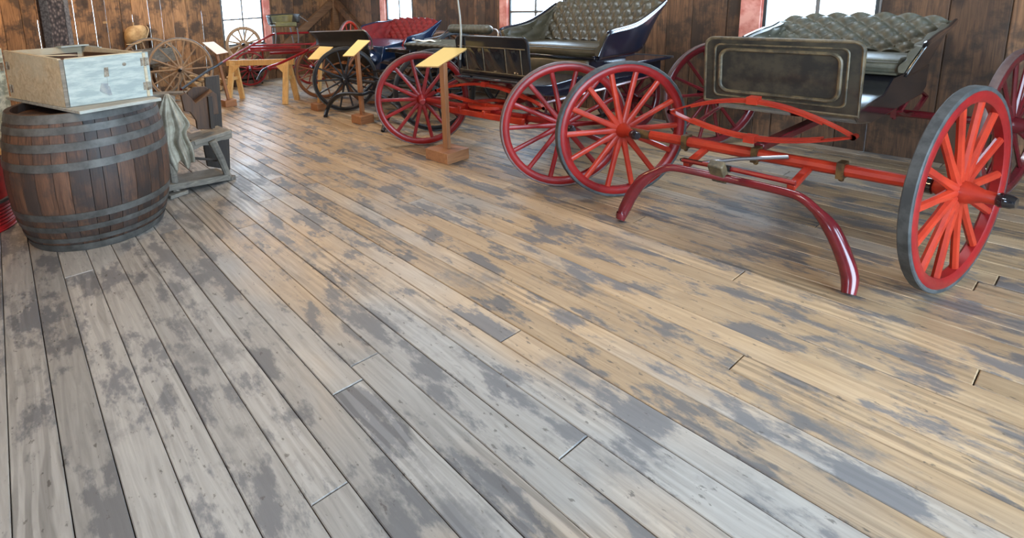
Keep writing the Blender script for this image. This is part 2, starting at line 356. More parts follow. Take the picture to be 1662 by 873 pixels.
# ================================================================== SETTING
XL, XR, YF, YB, ZC = -2.4, 5.7, -2.4, 9.4, 3.3
def floor():
    root = structure(build(MB().box((lerp(XL, XR, .5), lerp(YF, YB, .5), -0.06), (XR - XL + .3, YB - YF + .3, 0.06)), 'floor', 'subfloor', origin=(0, 0, 0)))
    x = XL; rnd = random.Random(3)
    while x < XR - 0.02:
        wd = min(rnd.uniform(0.125, 0.155), XR - x)
        if XR - x - wd < 0.06: wd = XR - x
        y = YF
        first = rnd.uniform(1.2, 4.2)
        while y < YB:
            ln = first if y == YF else rnd.uniform(3.2, 4.8)
            y2 = min(YB, y + ln)
            if YB - y2 < 0.6: y2 = YB
            dz = rnd.uniform(-0.0018, 0.0)
            g = 0.0017
            x0, x1, ya, yb, c = x + g, x + wd - g, y + 0.0015, y2 - 0.0015, 0.003
            mb = MB(); z = dz; zb = -0.029
            mb.add([(x0, ya, zb), (x1, ya, zb), (x1, yb, zb), (x0, yb, zb), (x0, ya, z - c), (x1, ya, z - c), (x1, yb, z - c), (x0, yb, z - c),
                    (x0 + c, ya + c, z), (x1 - c, ya + c, z), (x1 - c, yb - c, z), (x0 + c, yb - c, z)],
                   [(3, 2, 1, 0)] + [(i, (i + 1) % 4, 4 + (i + 1) % 4, 4 + i) for i in range(4)] + [(4 + i, 4 + (i + 1) % 4, 8 + (i + 1) % 4, 8 + i) for i in range(4)] + [(8, 9, 10, 11)])
            build(mb, 'plank', 'floor', root, smooth=0)
            y = y2
        x += wd
floor()
def wall(name, axis, at, lo, hi, inward, openings, mat, gaps, seed, wmin=0.2, wmax=0.3):
    """vertical boards; axis = 'X' runs along X at Y=at, 'Y' runs along Y at X=at. openings = (a, b, z0, z1). gaps = fraction of wide open joints"""
    rnd = random.Random(seed)
    th = 0.028
    def bx(a, b, z0, z1, off):
        m = at - inward * (th / 2 + off)
        if axis == 'X': return MB().box(((a + b) / 2, m, (z0 + z1) / 2), (b - a, th, z1 - z0))
        return MB().box((m, (a + b) / 2, (z0 + z1) / 2), (th, b - a, z1 - z0))
    # top plate carries the boards: the root of the wall
    root = structure(build(bx(lo, hi, ZC - 0.16, ZC, -0.05), name, 'beam', origin=(0, 0, 0)))
    cuts = sorted({lo, hi} | {o[0] for o in openings} | {o[1] for o in openings})
    for a, b in zip(cuts[:-1], cuts[1:]):
        op = [o for o in openings if o[0] <= a + 1e-6 and o[1] >= b - 1e-6]
        x = a
        while x < b - 0.01:
            wd = rnd.uniform(wmin, wmax)
            if b - x - wd < 0.1: wd = b - x
            g0 = 0.0013; wide = gaps(x + wd, rnd) if x + wd < b - .01 else 0
            spans = [(0.0, ZC - 0.005)] if not op else [(0.0, op[0][2]), (op[0][3], ZC - 0.005)]
            for z0, z1 in spans:
                if z1 - z0 > 0.02:
                    o = build(bx(x + g0, x + wd - g0 - wide, (z0 if z0 > 0 else -.029), z1, rnd.uniform(0, 0.008)), 'board', mat, root, smooth=0, bevel=0.007)
                    if wide:
                        za = rnd.choice((.02, .5, .8)); build(MB().box((x + wd, at - inward * (th + .024), za / 2), (.05, .016, za)), 'batten', 'darkwood', root, smooth=0)
                        if rnd.random() < .5: build(MB().box((x + wd, at - inward * (th + .024), 2.3), (.05, .016, 1.9)), 'batten', 'darkwood', root, smooth=0)
                    if not wide and x + wd < b - .01:
                        if axis == 'X': bt = MB().box((x + wd, at - inward * (th + .024), (max(z0, .0) - .02 + z1) / 2), (.05, .016, z1 - z0 - .02))
                        else: bt = MB().box((at - inward * (th + .024), x + wd, (max(z0, .0) - .02 + z1) / 2), (.016, .05, z1 - z0 - .02))
                        build(bt, 'batten', 'darkwood', root, smooth=0)
            x += wd
    return root
W1 = (3.33, 4.13, 0.66, 2.1)
def gap_back(x, r): return 0.0006 if 0.4 < x < 3.3 and r.random() < 0.8 else 0.0
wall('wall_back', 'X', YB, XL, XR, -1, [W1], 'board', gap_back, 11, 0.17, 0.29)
WR = [(6.95, 7.69, 0.98, 2.2), (4.05, 4.93, 0.9, 2.2), (1.2, 2.0, 0.85, 2.2)]
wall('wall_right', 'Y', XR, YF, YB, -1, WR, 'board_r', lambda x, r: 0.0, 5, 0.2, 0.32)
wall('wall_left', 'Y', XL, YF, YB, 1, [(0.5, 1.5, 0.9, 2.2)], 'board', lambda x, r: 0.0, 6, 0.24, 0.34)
wall('wall_front', 'X', YF, XL, XR, 1, [(0.2, 3.4, 0.0, 2.7)], 'board', lambda x, r: 0.0, 8, 0.24, 0.34)
structure(build(MB().box((lerp(XL, XR, .5), lerp(YF, YB, .5), ZC + .03), (XR - XL + .3, YB - YF + .3, 0.06)), 'ceiling', 'ceil'))
structure(build(MB().box((2, 4, -0.4), (90, 90, 0.1)), 'ground', 'ground'))
def window(n, axis, at, a, b, z0, z1, inward, trim_lo, trim_hi, zbar, vbars):
    """trim_lo / trim_hi = width of faded-red casing on either side"""
    def bx(mb, p, q, u0, u1, d0, d1):
        lo, hi = at - inward * d1, at - inward * d0
        m = (lo + hi) / 2; d = abs(hi - lo)
        if axis == 'X': mb.box(((p + q) / 2, m, (u0 + u1) / 2), (q - p, d, u1 - u0))
        else: mb.box((m, (p + q) / 2, (u0 + u1) / 2), (d, q - p, u1 - u0))
        return mb
    f = MB(); t = 0.03
    bx(f, a, b, z0, z0 + t, -0.03, .06); bx(f, a, b, z1 - t, z1, -0.02, .06); bx(f, a, a + .012, z0 + t, z1 - t, -.0, .045); 
    root = structure(build(f, 'window_%d' % n, 'muntin', origin=(0, 0, 0)))
    build(bx(MB(), b - .012, b, z0 + t, z1 - t, -.0, .045), 'jamb', 'pink' if trim_hi else 'muntin', root)
    s = MB(); p, q = a + .012, b - .012
    bx(s, p, p + .024, z0 + t, z1 - t, .006, .034); bx(s, q - .024, q, z0 + t, z1 - t, .006, .034)
    bx(s, p + .024, q - .024, z0 + t, z0 + t + .03, .006, .034); bx(s, p + .024, q - .024, z1 - t - .04, z1 - t, .006, .034)
    build(s, 'sash', 'sash', root)
    build(bx(MB(), p + .024, q - .024, zbar - .016, zbar + .016, .008, .032), 'muntin', 'muntin', root)
    for k in range(vbars):
        c = lerp(p, q, (k + 1) / (vbars + 1))
        build(bx(MB(), c - .014, c + .014, z0 + t + .03, zbar - .008, .008, .032), 'muntin', 'muntin', root)
        build(bx(MB(), c - .014, c + .014, zbar + .008, z1 - t - .04, .008, .032), 'muntin', 'muntin', root)
    for (u, v) in ((z0 + t + .03, zbar - .008), (zbar + .008, z1 - t - .04)):
        build(bx(MB(), p + .024, q - .024, u, v, .018, .021), 'pane', 'glass', root)
    if trim_lo: build(bx(MB(), a - trim_lo, a, z0 - .02, z1 + .06, -.028, -.002), 'casing', 'pink', root, bevel=.003)
    if trim_hi: build(bx(MB(), b, b + trim_hi, z0 - .02, z1 + .06, -.028, -.002), 'casing', 'pink', root, bevel=.003)
    portal('portal_%d' % n, ((a + b) / 2, at + .08 * -inward, (z0 + z1) / 2) if axis == 'X' else (at + .08 * -inward, (a + b) / 2, (z0 + z1) / 2),
           (0, inward, 0) if axis == 'X' else (inward, 0, 0), b - a, z1 - z0)
window(1, 'X', YB, *W1, -1, 0, 0.13, PX(395, 35, 3.7).z if False else 1.16, 1)
window(2, 'Y', XR, *WR[0], -1, 0, 0.14, 1.75, 1)
window(3, 'Y', XR, *WR[1], -1, 0, 0.13, 1.15, 1)
window(4, 'Y', XR, *WR[2], -1, 0, 0.16, 1.4, 1)
window(5, 'Y', XL, 0.5, 1.5, 0.9, 2.2, 1, 0, 0, 1.5, 1)
portal('portal_doorway', (1.8, YF - .2, 1.35), (0, 1, 0), 3.2, 2.7)
# door casing of the open barn doorway behind the camera
dj = MB(); dj.box((.13, YF + .02, 1.38), (.14, .06, 2.76)); dj.box((3.47, YF + .02, 1.38), (.14, .06, 2.76)); dj.box((1.8, YF + .02, 2.83), (3.5, .06, .14))
structure(build(dj, 'door_1', 'beam'))
# corner post with a diagonal brace on either wall
cp = structure(build(MB().box((XR - .06, YB - .06, ZC / 2), (.12, .12, ZC - .02)), 'trim_corner_post', 'beam', origin=(0, 0, 0), bevel=.006))
build(MB().beam((XR - .12, YB - .05, 1.36), (4.05, YB - .05, .28), .09, .15), 'brace', 'beam', cp, bevel=.005)
build(MB().beam((XR - .05, YB - .12, 1.36), (XR - .05, YB - 1.7, .35), .09, .13), 'brace', 'board_r', cp, bevel=.005)
# square post with chamfered arrises
def post():
    c = PY(97, 75, 6.4); h = 0.127; ch = 0.055; z1 = ZC - .02
    yaw = 0.14; R = Matrix.Rotation(yaw, 3, 'Z')
    def cs(pts): return [V(c.x, 6.4 + h, 0) + R @ V(x, y, 0) for x, y in pts]
    k = h - ch
    root = structure(build(MB().prism(cs([(-k, -h), (k, -h), (h, -k), (h, k), (k, h), (-k, h), (-h, k), (-h, -k)]), (0, 0, z1)), 'trim_post', 'post', smooth=0))
    for sx in (-1, 1):
        a, b = V(sx * k, -h - .002, 0), V(sx * (h + .002), -k, 0); o = V(sx * .004, -.004, 0)
        build(MB().prism([V(c.x, 6.4 + h, 0) + R @ q for q in (a, b, b + o, a + o)], (0, 0, z1)), 'arris', 'postedge', root, smooth=0)
post()
# ceiling lamps (above the frame)
def ceiling_lamp(x, y, label):
    t = thing('hanging_lamp', label, 'lamp', (x, y, ZC - .75))
    build(MB().tube([(x, y, ZC), (x, y, ZC - .45)], .008, 6), 'cord', 'black', t)
    build(MB().lathe([(.03, 0), (.05, -.03), (.1, -.07), (.2, -.13), (.195, -.13), (.09, -.06), (.03, -.01)], 24, (x, y, ZC - .43)), 'shade', 'lampshade', t)
    build(MB().sphere((x, y, ZC - .53), .045, 12, 8), 'bulb', 'bulb', t)
    l = bpy.data.lights.new('lamp_light', 'POINT'); l.energy = LAMP_W; l.color = WARM; l.shadow_soft_size = .06
    o = bpy.data.objects.new('lamp_light', l); COL.objects.link(o); o.parent = t; o.location = (0, 0, .13)
LAMPS = [(0.6, 7.9, 'hanging enamel lamp over the left end of the back wall'), (2.3, 4.9, 'hanging enamel lamp over the aisle by the signs'), (-0.6, 2.6, 'hanging enamel lamp left of the barrel')]
for a in LAMPS: ceiling_lamp(*a)
MT['tube'] = emis('added_lit_tube', (0.85, 0.93, 1.0), 9)
def added_tube_light(x, y, label):  # unseen tube fixtures, added as cool fill for the interior
    t = thing('added_tube_light', label, 'lamp', (x, y, ZC - .16), 'added fill tube lights on the ceiling')
    build(MB().prism([(x - .09, y - .65, ZC), (x + .09, y - .65, ZC), (x + .13, y - .65, ZC - .09), (x - .13, y - .65, ZC - .09)], (0, 1.3, 0)), 'housing', 'muntin', t)
    for dx in (-.06, .06): build(MB().tube([(x + dx, y - .6, ZC - .115), (x + dx, y + .6, ZC - .115)], .016, 10), 'tube', 'tube', t)
    l = bpy.data.lights.new('added_tube_glow', 'AREA'); l.shape = 'RECTANGLE'; l.size = .2; l.size_y = 1.2; l.energy = FILL_TUBE_W; l.color = COOL
    o = bpy.data.objects.new('added_tube_glow', l); COL.objects.link(o); o.parent = t; o.location = (0, 0, .015)
for a in ((4.4, 1.8, 'added unseen ceiling tube light over the vermilion axle carriage'), (4.2, 5.0, 'added unseen ceiling tube light over the black buggy'), (0.9, 1.2, 'added unseen ceiling tube light over the open floor'), (2.6, 8.4, 'added unseen ceiling tube light over the sawhorse')): added_tube_light(*a)

# ================================================================== WHEELS
def wheel(root, c, r, th, rim, tyre, spoke, hub, cap, ns=14, rw=.05, ax=.022, sr=.016, tilt=0.0, name='wheel', hub_len=.13, tyre_t=.014):
    """a spoked wheel: felloe ring with hub, tyre and spokes as its sub-parts; local X is the axle"""
    c = Vector(c)
    def ring(r0, r1, a, q=.6):
        return [(r0, -a * q), (r0 + (r1 - r0) * .25, -a), (r1 - (r1 - r0) * .2, -a), (r1, -a * .8), (r1, a * .8), (r1 - (r1 - r0) * .2, a), (r0 + (r1 - r0) * .25, a), (r0, a * q)]
    RX = Matrix.Rotation(PI / 2, 3, 'Y')
    def obj(n, mb, m, par):
        o = bpy.data.objects.new(n, mb.mesh(n, 40)); COL.objects.link(o); o.data.materials.append(MT[m]); o.parent = par; return o
    wo = obj(name, MB().lathe(ring(r - tyre_t - rw, r - tyre_t, ax), 48, R=RX, closed=True), rim, root)
    wo.location = c - (ORG[root] if root else V(0, 0, 0)); wo.rotation_euler = (0, tilt, math.radians(th))
    obj('tyre', MB().lathe(ring(r - tyre_t - .001, r, ax * .85, .9), 48, R=RX, closed=True), tyre, wo)
    hl = hub_len
    obj('hub', MB().lathe([(.0, -hl), (.026, -hl), (.03, -hl * .6), (.05, -.035), (.055, 0), (.05, .035), (.032, hl * .6), (.028, hl), (0, hl)], 16, R=RX), hub, wo)
    obj('hub_cap', MB().lathe([(0, -hl - .045), (.022, -hl - .045), (.03, -hl - .03), (.033, -hl), (.028, -hl + .01)], 14, R=RX), cap, wo)
    obj('hub_band', MB().lathe([(.03, hl * .55), (.042, hl * .6), (.042, hl * .95), (.03, hl)], 14, R=RX), cap, wo)
    L = r - tyre_t - rw + .006
    sm = MB().tube([(0, 0, .03), (0, 0, .10), (0, 0, .2), (0, 0, L)], [sr * 1.25, sr * 1.15, sr * .92, sr * .95], 8, .8).mesh('spoke', 40); sm.materials.append(MT[spoke])
    for k in range(ns):
        o = bpy.data.objects.new('spoke', sm); COL.objects.link(o); o.parent = wo; o.rotation_euler = (2 * PI * (k + .5) / ns, 0, 0)
    return wo
def spring(root, X, y0, y1, zt, zu, zl, mat, w=.04, name='leaf_spring', split=True):
    for z in (zu, zl):
        mb = MB()
        for lay in range(2):
            t0 = .0 + lay * .14; pts = []
            for i in range(17):
                t = lerp(t0, 1 - t0, i / 16); h = math.sin(PI * t) ** .9
                pts.append(V(X, lerp(y0, y1, t), lerp(zt, z, h) - lay * .011 * (1 if z > zt else -1)))
            vs = []; 
            for p in pts: vs += [p + V(-w / 2, 0, -.005), p + V(w / 2, 0, -.005), p + V(w / 2, 0, .005), p + V(-w / 2, 0, .005)]
            fs = [(i * 4 + j, i * 4 + (j + 1) % 4, i * 4 + 4 + (j + 1) % 4, i * 4 + 4 + j) for i in range(16) for j in range(4)] + [(0, 1, 2, 3), (64, 65, 66, 67)]
            mb.add(vs, fs)
        for y in (y0, y1): mb.tube([(X - w / 2, y, zt), (X + w / 2, y, zt)], .014, 8)
        mb.box((X, (y0 + y1) / 2, z), (w + .016, .05, .04))
        build(mb, name, mat, root)
def axle(root, a, b, r, mat, clips=3):
    ax = build(MB().tube([a, lerp(a, b, .1), lerp(a, b, .5), lerp(a, b, .9), b], [r * .9, r, r * 1.1, r, r * .9], 10), 'axle', mat, root)
    for i in range(clips):
        m = MB()
        p = lerp(a, b, (i + .8) / (clips + .6)); m.box(p, (r * 2.5, .03, r * 2.7)); m.sphere(p + V(0, 0, -r * 1.6), .013)
        build(m, 'clip', 'brass' if mat == 'vermilion' else mat, ax)
def tufted(root, fn, nrm, nu, nv, cu, cv, amp, mat, bmat, name):
    """cushion surface fn(u,v) puffed in diamonds between buttons; cu, cv = button counts"""
    def h(u, v):
        a = u * cu; b = v * cv
        d = abs(math.sin(PI * (a + b) * .5)) * abs(math.sin(PI * (a - b) * .5))
        return amp * (d ** .55)
    N = nrm
    front = [[fn(i / nu, j / nv) + N(i / nu, j / nv) * (h(i / nu, j / nv) + .012) for j in range(nv + 1)] for i in range(nu + 1)]
    back = [[fn(i / nu, j / nv) - N(i / nu, j / nv) * .012 for j in range(nv + 1)] for i in range(nu + 1)]
    mb = MB(); k = nv + 1
    vs = [p for r in front for p in r] + [p for r in back for p in r]; o = (nu + 1) * k
    fs = []
    for i in range(nu):
        for j in range(nv):
            fs.append((i * k + j, (i + 1) * k + j, (i + 1) * k + j + 1, i * k + j + 1)); fs.append((o + i * k + j, o + i * k + j + 1, o + (i + 1) * k + j + 1, o + (i + 1) * k + j))
    for i in range(nu): fs += [(i * k, o + i * k, o + (i + 1) * k, (i + 1) * k), (i * k + nv, (i + 1) * k + nv, o + (i + 1) * k + nv, o + i * k + nv)]
    for j in range(nv): fs += [(j, j + 1, o + j + 1, o + j), (nu * k + j, o + nu * k + j, o + nu * k + j + 1, nu * k + j + 1)]
    mb.add(vs, fs); ob = build(mb, name, mat, root, smooth=60)
    bt = MB()
    for a in range(1, cu):
        for b in range(1, cv):
            if (a + b) % 2 == 0:
                u, v = a / cu, b / cv
                if u < 1 and v < 1: bt.sphere(fn(u, v) + N(u, v) * .014, .009, 6, 4)
    if bt.v: build(bt, 'buttons', bmat, ob)
    return ob
def curve_at(pts, t):
    x = t * (len(pts) - 1); i = min(int(x), len(pts) - 2); return lerp(Vector(pts[i]), Vector(pts[i + 1]), x - i)
def carriage_seat(root, x0, x1, x2, yr, yl, zs, za, zt, leather, shell, btn, flare=.06, cu=18, cv=8, cush_t=.1, za_l=None):
    """seat facing -X: front edge x0, foot of back x1, head of back x2, right/left sides yr<yl, cushion top zs, arm top za, back top zt"""
    st = bpy.data.objects.new('seat', None); COL.objects.link(st); st.parent = root; loc = V((x0 + x1) / 2, (yr + yl) / 2, zs - cush_t); st.location = loc - ORG[root]; ORG[st] = loc
    # cushion with rolled front
    prof = [(x0 + .02, zs - cush_t), (x0 - .005, zs - cush_t * .8), (x0 - .012, zs - cush_t * .45), (x0 + .005, zs - .02), (x0 + .05, zs), (x1, zs - .015), (x1, zs - cush_t)]
    prof = [(a, b) for a, b in prof]
    m = MB()
    m.prism([V(a, yr + .02, b) for a, b in prof], (0, yl - yr - .04, 0)); build(m, 'cushion', leather, st, bevel=.012)
    m = MB(); m.tube([(x0 - .004, yr + .03, zs - .012), (x0 - .004, yl - .03, zs - .012)], .007, 6); m.tube([(x0 + .004, yr + .03, zs - cush_t + .006), (x0 + .004, yl - .03, zs - cush_t + .006)], .007, 6)
    build(m, 'piping', leather, st)
    # back
    def fb(u, v):
        y = lerp(yr, yl, u); fl = v * flare * (2 * u - 1)
        bow = .05 * (1 - (2 * u - 1) ** 2)
        top = zt + .015 * math.sin(PI * u) - .03 * (abs(2 * u - 1) ** 6)
        return V(lerp(x1, x2, v) + bow * .6, y + fl, lerp(zs - .03, top, v))
    nb = V(-(zt - zs), 0, (x2 - x1)).normalized()
    tufted(st, fb, lambda u, v: nb, cu * 5, cv * 6, cu, cv, .034, leather, btn, 'backrest')
    bk = MB().grid(lambda u, v: fb(u, v) - nb * .03, 24, 8); build(bk, 'back_shell', shell, st, solid=.016)
    # sides: flared panel with S-shaped top
    for s in (-1, 1):
        y = yr if s < 0 else yl
        za = za if s < 0 or za_l is None else za_l
        tops = bez([(x0, 0, za - .02), (x0 + .05, 0, za), (lerp(x0, x2, .45), 0, za + .03), (lerp(x0, x2, .75), 0, lerp(za, zt, .5)), (x2 + .02, 0, zt - .01)], 6)
        bots = bez([(x0 - .03, 0, zs - cush_t), (lerp(x0, x1, .5), 0, zs - cush_t), (x1, 0, zs - cush_t + .02), (lerp(x1, x2, .6), 0, zs + .06), (x2 + .02, 0, zt - .1)], 6)
        n = len(tops) - 1
        def fs_(u, v, off=0.0):
            a = tops[int(round(u * n))]; b = bots[int(round(u * n))]; p = lerp(b, a, v)
            bulge = .05 * math.sin(PI * min(1, v * .9)) * (0.4 + .6 * u)
            return V(p.x, y + s * (v * v * flare + bulge * .7 + off), p.z)
        build(MB().grid(lambda u, v: fs_(u, v, .012), n, 8), 'side_panel', shell, st, solid=.014)
        tufted(st, lambda u, v: fs_(u, .12 + .86 * v, -.012), lambda u, v: V(0, -s, 0), n, 16, 6, 4, .016, leather, btn, 'arm_pad')
        build(MB().tube([fs_(i / n, 1, .008) for i in range(n + 1)], .012, 8), 'arm_rail', shell, st)
    build(MB().tube([fb(i / 24, 1) - nb * .008 for i in range(25)], .014, 8), 'back_rail', shell, st)
    return st
def dash_panel(root, X, yr, yl, zb, zt, mat, edge, lines=(), rake=.05, panel=None, seam=None):
    """upright dash facing -X with a rolled edge, rounded top corners and raised seams"""
    R = .045
    out = []
    for k in range(7): a = PI * .5 * k / 6; out.append((yl - R + R * math.cos(a), zt - R + R * math.sin(a)))
    for k in range(7): a = PI * .5 + PI * .5 * k / 6; out.append((yr + R + R * math.cos(a), zt - R + R * math.sin(a)))
    out = [(yl, zb)] + out + [(yr, zb)]
    def at(y, z): return V(X - rake * (z - zb) / (zt - zb), y, z)
    d = build(MB().prism([at(y, z) for y, z in out], (.016, 0, 0)), 'dash', mat, root, bevel=.003)
    build(MB().tube([at(y, z) + V(.008, 0, 0) for y, z in out] + [at(yl, zb) + V(.008, 0, 0)], .011, 8), 'dash_edge', edge, d)
    for (ya, za, yb_, zb_) in lines:
        build(MB().tube([at(ya, za) + V(-.003, 0, 0), at(yb_, zb_) + V(-.003, 0, 0)], .005, 6), 'seam', seam or edge, d)
    return d, at
def crossbar(root, pts, rs, mat, cy=None):
    p = bez(pts, 6); n = len(p)
    rr = [curve_at([V(r, 0, 0) for r in rs], i / (n - 1)).x for i in range(n)]
    return build(MB().tube(p, rr, 12), 'crossbar', mat, root)

# ================================================================== CARRIAGE WITH OLIVE SEAT (centre right)
def carriage_olive():
    fr, fl = V(3.287, 2.334, .463), V(3.27, 3.893, .456)
    t = thing('carriage', 'black carriage with red wheels and a tall buttoned olive leather seat', 'carriage', (4.2, 3.1, 0), 'carriages parked along the wall')
    kw = dict(rim='red', tyre='tyre_red', spoke='red', hub='red', sr=.0185)
    wheel(t, fr, .463, 57, cap='black', ns=14, **kw); wheel(t, fl, .456, 52, cap='red', ns=14, **kw)
    for y, th in ((2.78, 72), (3.7, 70)): wheel(t, (4.98, y, .35), .35, th, cap='black', ns=14, rim='maroon', tyre='tyre_red', spoke='maroon', hub='maroon')
    axle(t, fr + V(0, .08, 0), fl - V(0, .08, 0), .026, 'red', 4); axle(t, V(4.98, 2.86, .35), V(4.98, 3.62, .35), .024, 'maroon', 2)
    spring(t, 3.3, 2.5, 3.7, .56, .68, .5, 'vermilion', .045)
    for y in (2.98, 3.4): spring_side(t, y, 4.65, 5.35, .47, .54, .40, 'maroon')
    # fifth wheel and reach under the body
    build(MB().lathe([(.15, -.012), (.19, -.012), (.19, .012), (.15, .012)], 24, (3.36, 3.1, .5), closed=True), 'fifth_wheel', 'vermilion', t)
    m = MB().beam((3.36, 3.1, .47), (5.02, 3.1, .5), .05, .045); build(m, 'reach', 'red', t, bevel=.006)
    m = MB()
    for y in (2.78, 3.02, 3.3): m.beam((3.18, y, .46), (3.36, y, .44), .035, .05)
    m.beam((3.2, 2.62, .45), (3.2, 3.5, .43), .035, .05); build(m, 'shaft_coupling', 'vermilion', t, bevel=.006)
    build(MB().tube([(3.3, 2.5, .6), (4.0, 2.5, .6), (5.0, 2.55, .6)], .012, 6), 'stay', 'maroon', t)
    # body: low navy tray, toe board, riser under the seat, rear deck
    prof = [(3.28, .72), (3.42, .62), (3.8, .56), (4.9, .56), (5.16, .62), (5.16, .74), (4.4, .76), (3.9, .72), (3.5, .70)]
    b = build(MB().prism([V(x, 2.6, z) for x, z in prof], (0, .9, 0)), 'body', 'navy', t, bevel=.008)
    build(MB().box((4.28, 3.05, .80), (.62, .86, .13)), 'seat_riser', 'navy', t, bevel=.01)
    build(MB().prism([V(4.4, 2.52, .74), V(5.18, 2.52, .73), V(5.18, 2.52, .755), V(4.4, 2.52, .775)], (0, 1.02, 0)), 'rear_deck', 'navy', t, bevel=.004)
    build(MB().beam((5.185, 2.5, .75), (5.185, 3.56, .75), .014, .02), 'deck_edge', 'steel', t)
    m = MB().beam((3.93, 2.52, .875), (4.55, 2.52, .875), .02, .02); m.beam((3.93, 2.5, .845), (4.5, 2.5, .845), .016, .016)
    build(m, 'seat_rail', 'navy', t, bevel=.003)
    # hanging leather apron below the cushion
    build(MB().grid(lambda u, v: V(3.945 - .03 * math.sin(PI * v), lerp(2.56, 3.5, u), lerp(.86, .62, v) + .006 * math.sin(u * 17)), 20, 6), 'apron', 'olive', t, solid=.01)
    m = MB().beam((3.93, 2.5, .862), (3.93, 3.52, .862), .03, .022); build(m, 'seat_front_rail', 'black', t, bevel=.004)
    carriage_seat(t, 3.98, 4.56, 4.82, 2.5, 3.47, .955, 1.085, 1.29, 'olive', 'navy', 'button', cu=20, cv=6)
    # dash in three panels
    d, at = dash_panel(t, 3.36, 2.685, 3.46, .73, 1.07, 'black', 'blackwheel', rake=.05, seam='goldedge',
        lines=((2.71, .985, 3.44, .985), (2.71, .775, 3.44, .775), (3.35, .775, 3.35, .985), (3.15, .775, 3.15, .985), (2.91, .775, 2.91, .985), (2.755, .775, 2.755, .985)))
    for a_, b_ in ((3.15, 2.91), (2.91, 2.755), (3.35, 3.15)):
        def pf(u, v, a_=a_, b_=b_): return at(lerp(a_, b_, .06 + .88 * u), lerp(.785, .975, v)) + V(-.004 - .008 * math.sin(PI * u) * math.sin(PI * v) ** .5 - .002 * math.sin(9 * u + 5 * v), 0, 0)
        build(MB().grid(pf, 12, 12), 'dash_pad', 'black', d)
    m = MB()
    for y in (2.8, 3.35): m.tube([(3.375, y, .75), (3.4, y, .69), (3.5, y, .66)], .012, 6)
    build(m, 'dash_bracket', 'black', t)
    # step irons
    m = MB().tube([(4.0, 2.58, .6), (3.98, 2.5, .45), (3.98, 2.46, .4)], .01, 6); m.box((3.98, 2.44, .395), (.14, .09, .012)); build(m, 'step', 'black', t)
    # whip standing in its socket
    b0, p1 = at(3.42, .79) + V(-.03, 0, 0), PX(748, 56, 3.29)
    p2 = PX(744, 8, 3.29)
    build(MB().lathe([(.014, 0), (.018, .02), (.018, .13), (.022, .15), (.014, .15)], 12, b0), 'whip_socket', 'black', t)
    w_ = build(MB().tube(bez([b0 + V(0, 0, .05), p1, p2, p2 + (p2 - p1) * 1.6 + V(0, .05, 0), p2 + (p2 - p1) * 3 + V(-.02, .22, 0)], 6), [lerp(.012, .003, i / 24) for i in range(25)], 8), 'whip', 'greywhip')
    tag(w_, 'thin grey carriage whip standing upright at the black dash', 'whip')
def spring_side(root, y, x0, x1, zt, zu, zl, mat):
    m = MB()
    for z in (zu, zl): m.tube([V(lerp(x0, x1, i / 12), y, lerp(zt, z, math.sin(PI * i / 12))) for i in range(13)], .016, 6, .6)
    build(m, 'leaf_spring', mat, root)
MT['greywhip'] = base_mat('grey_whip', (0.34, 0.32, 0.27), .5)
carriage_olive()

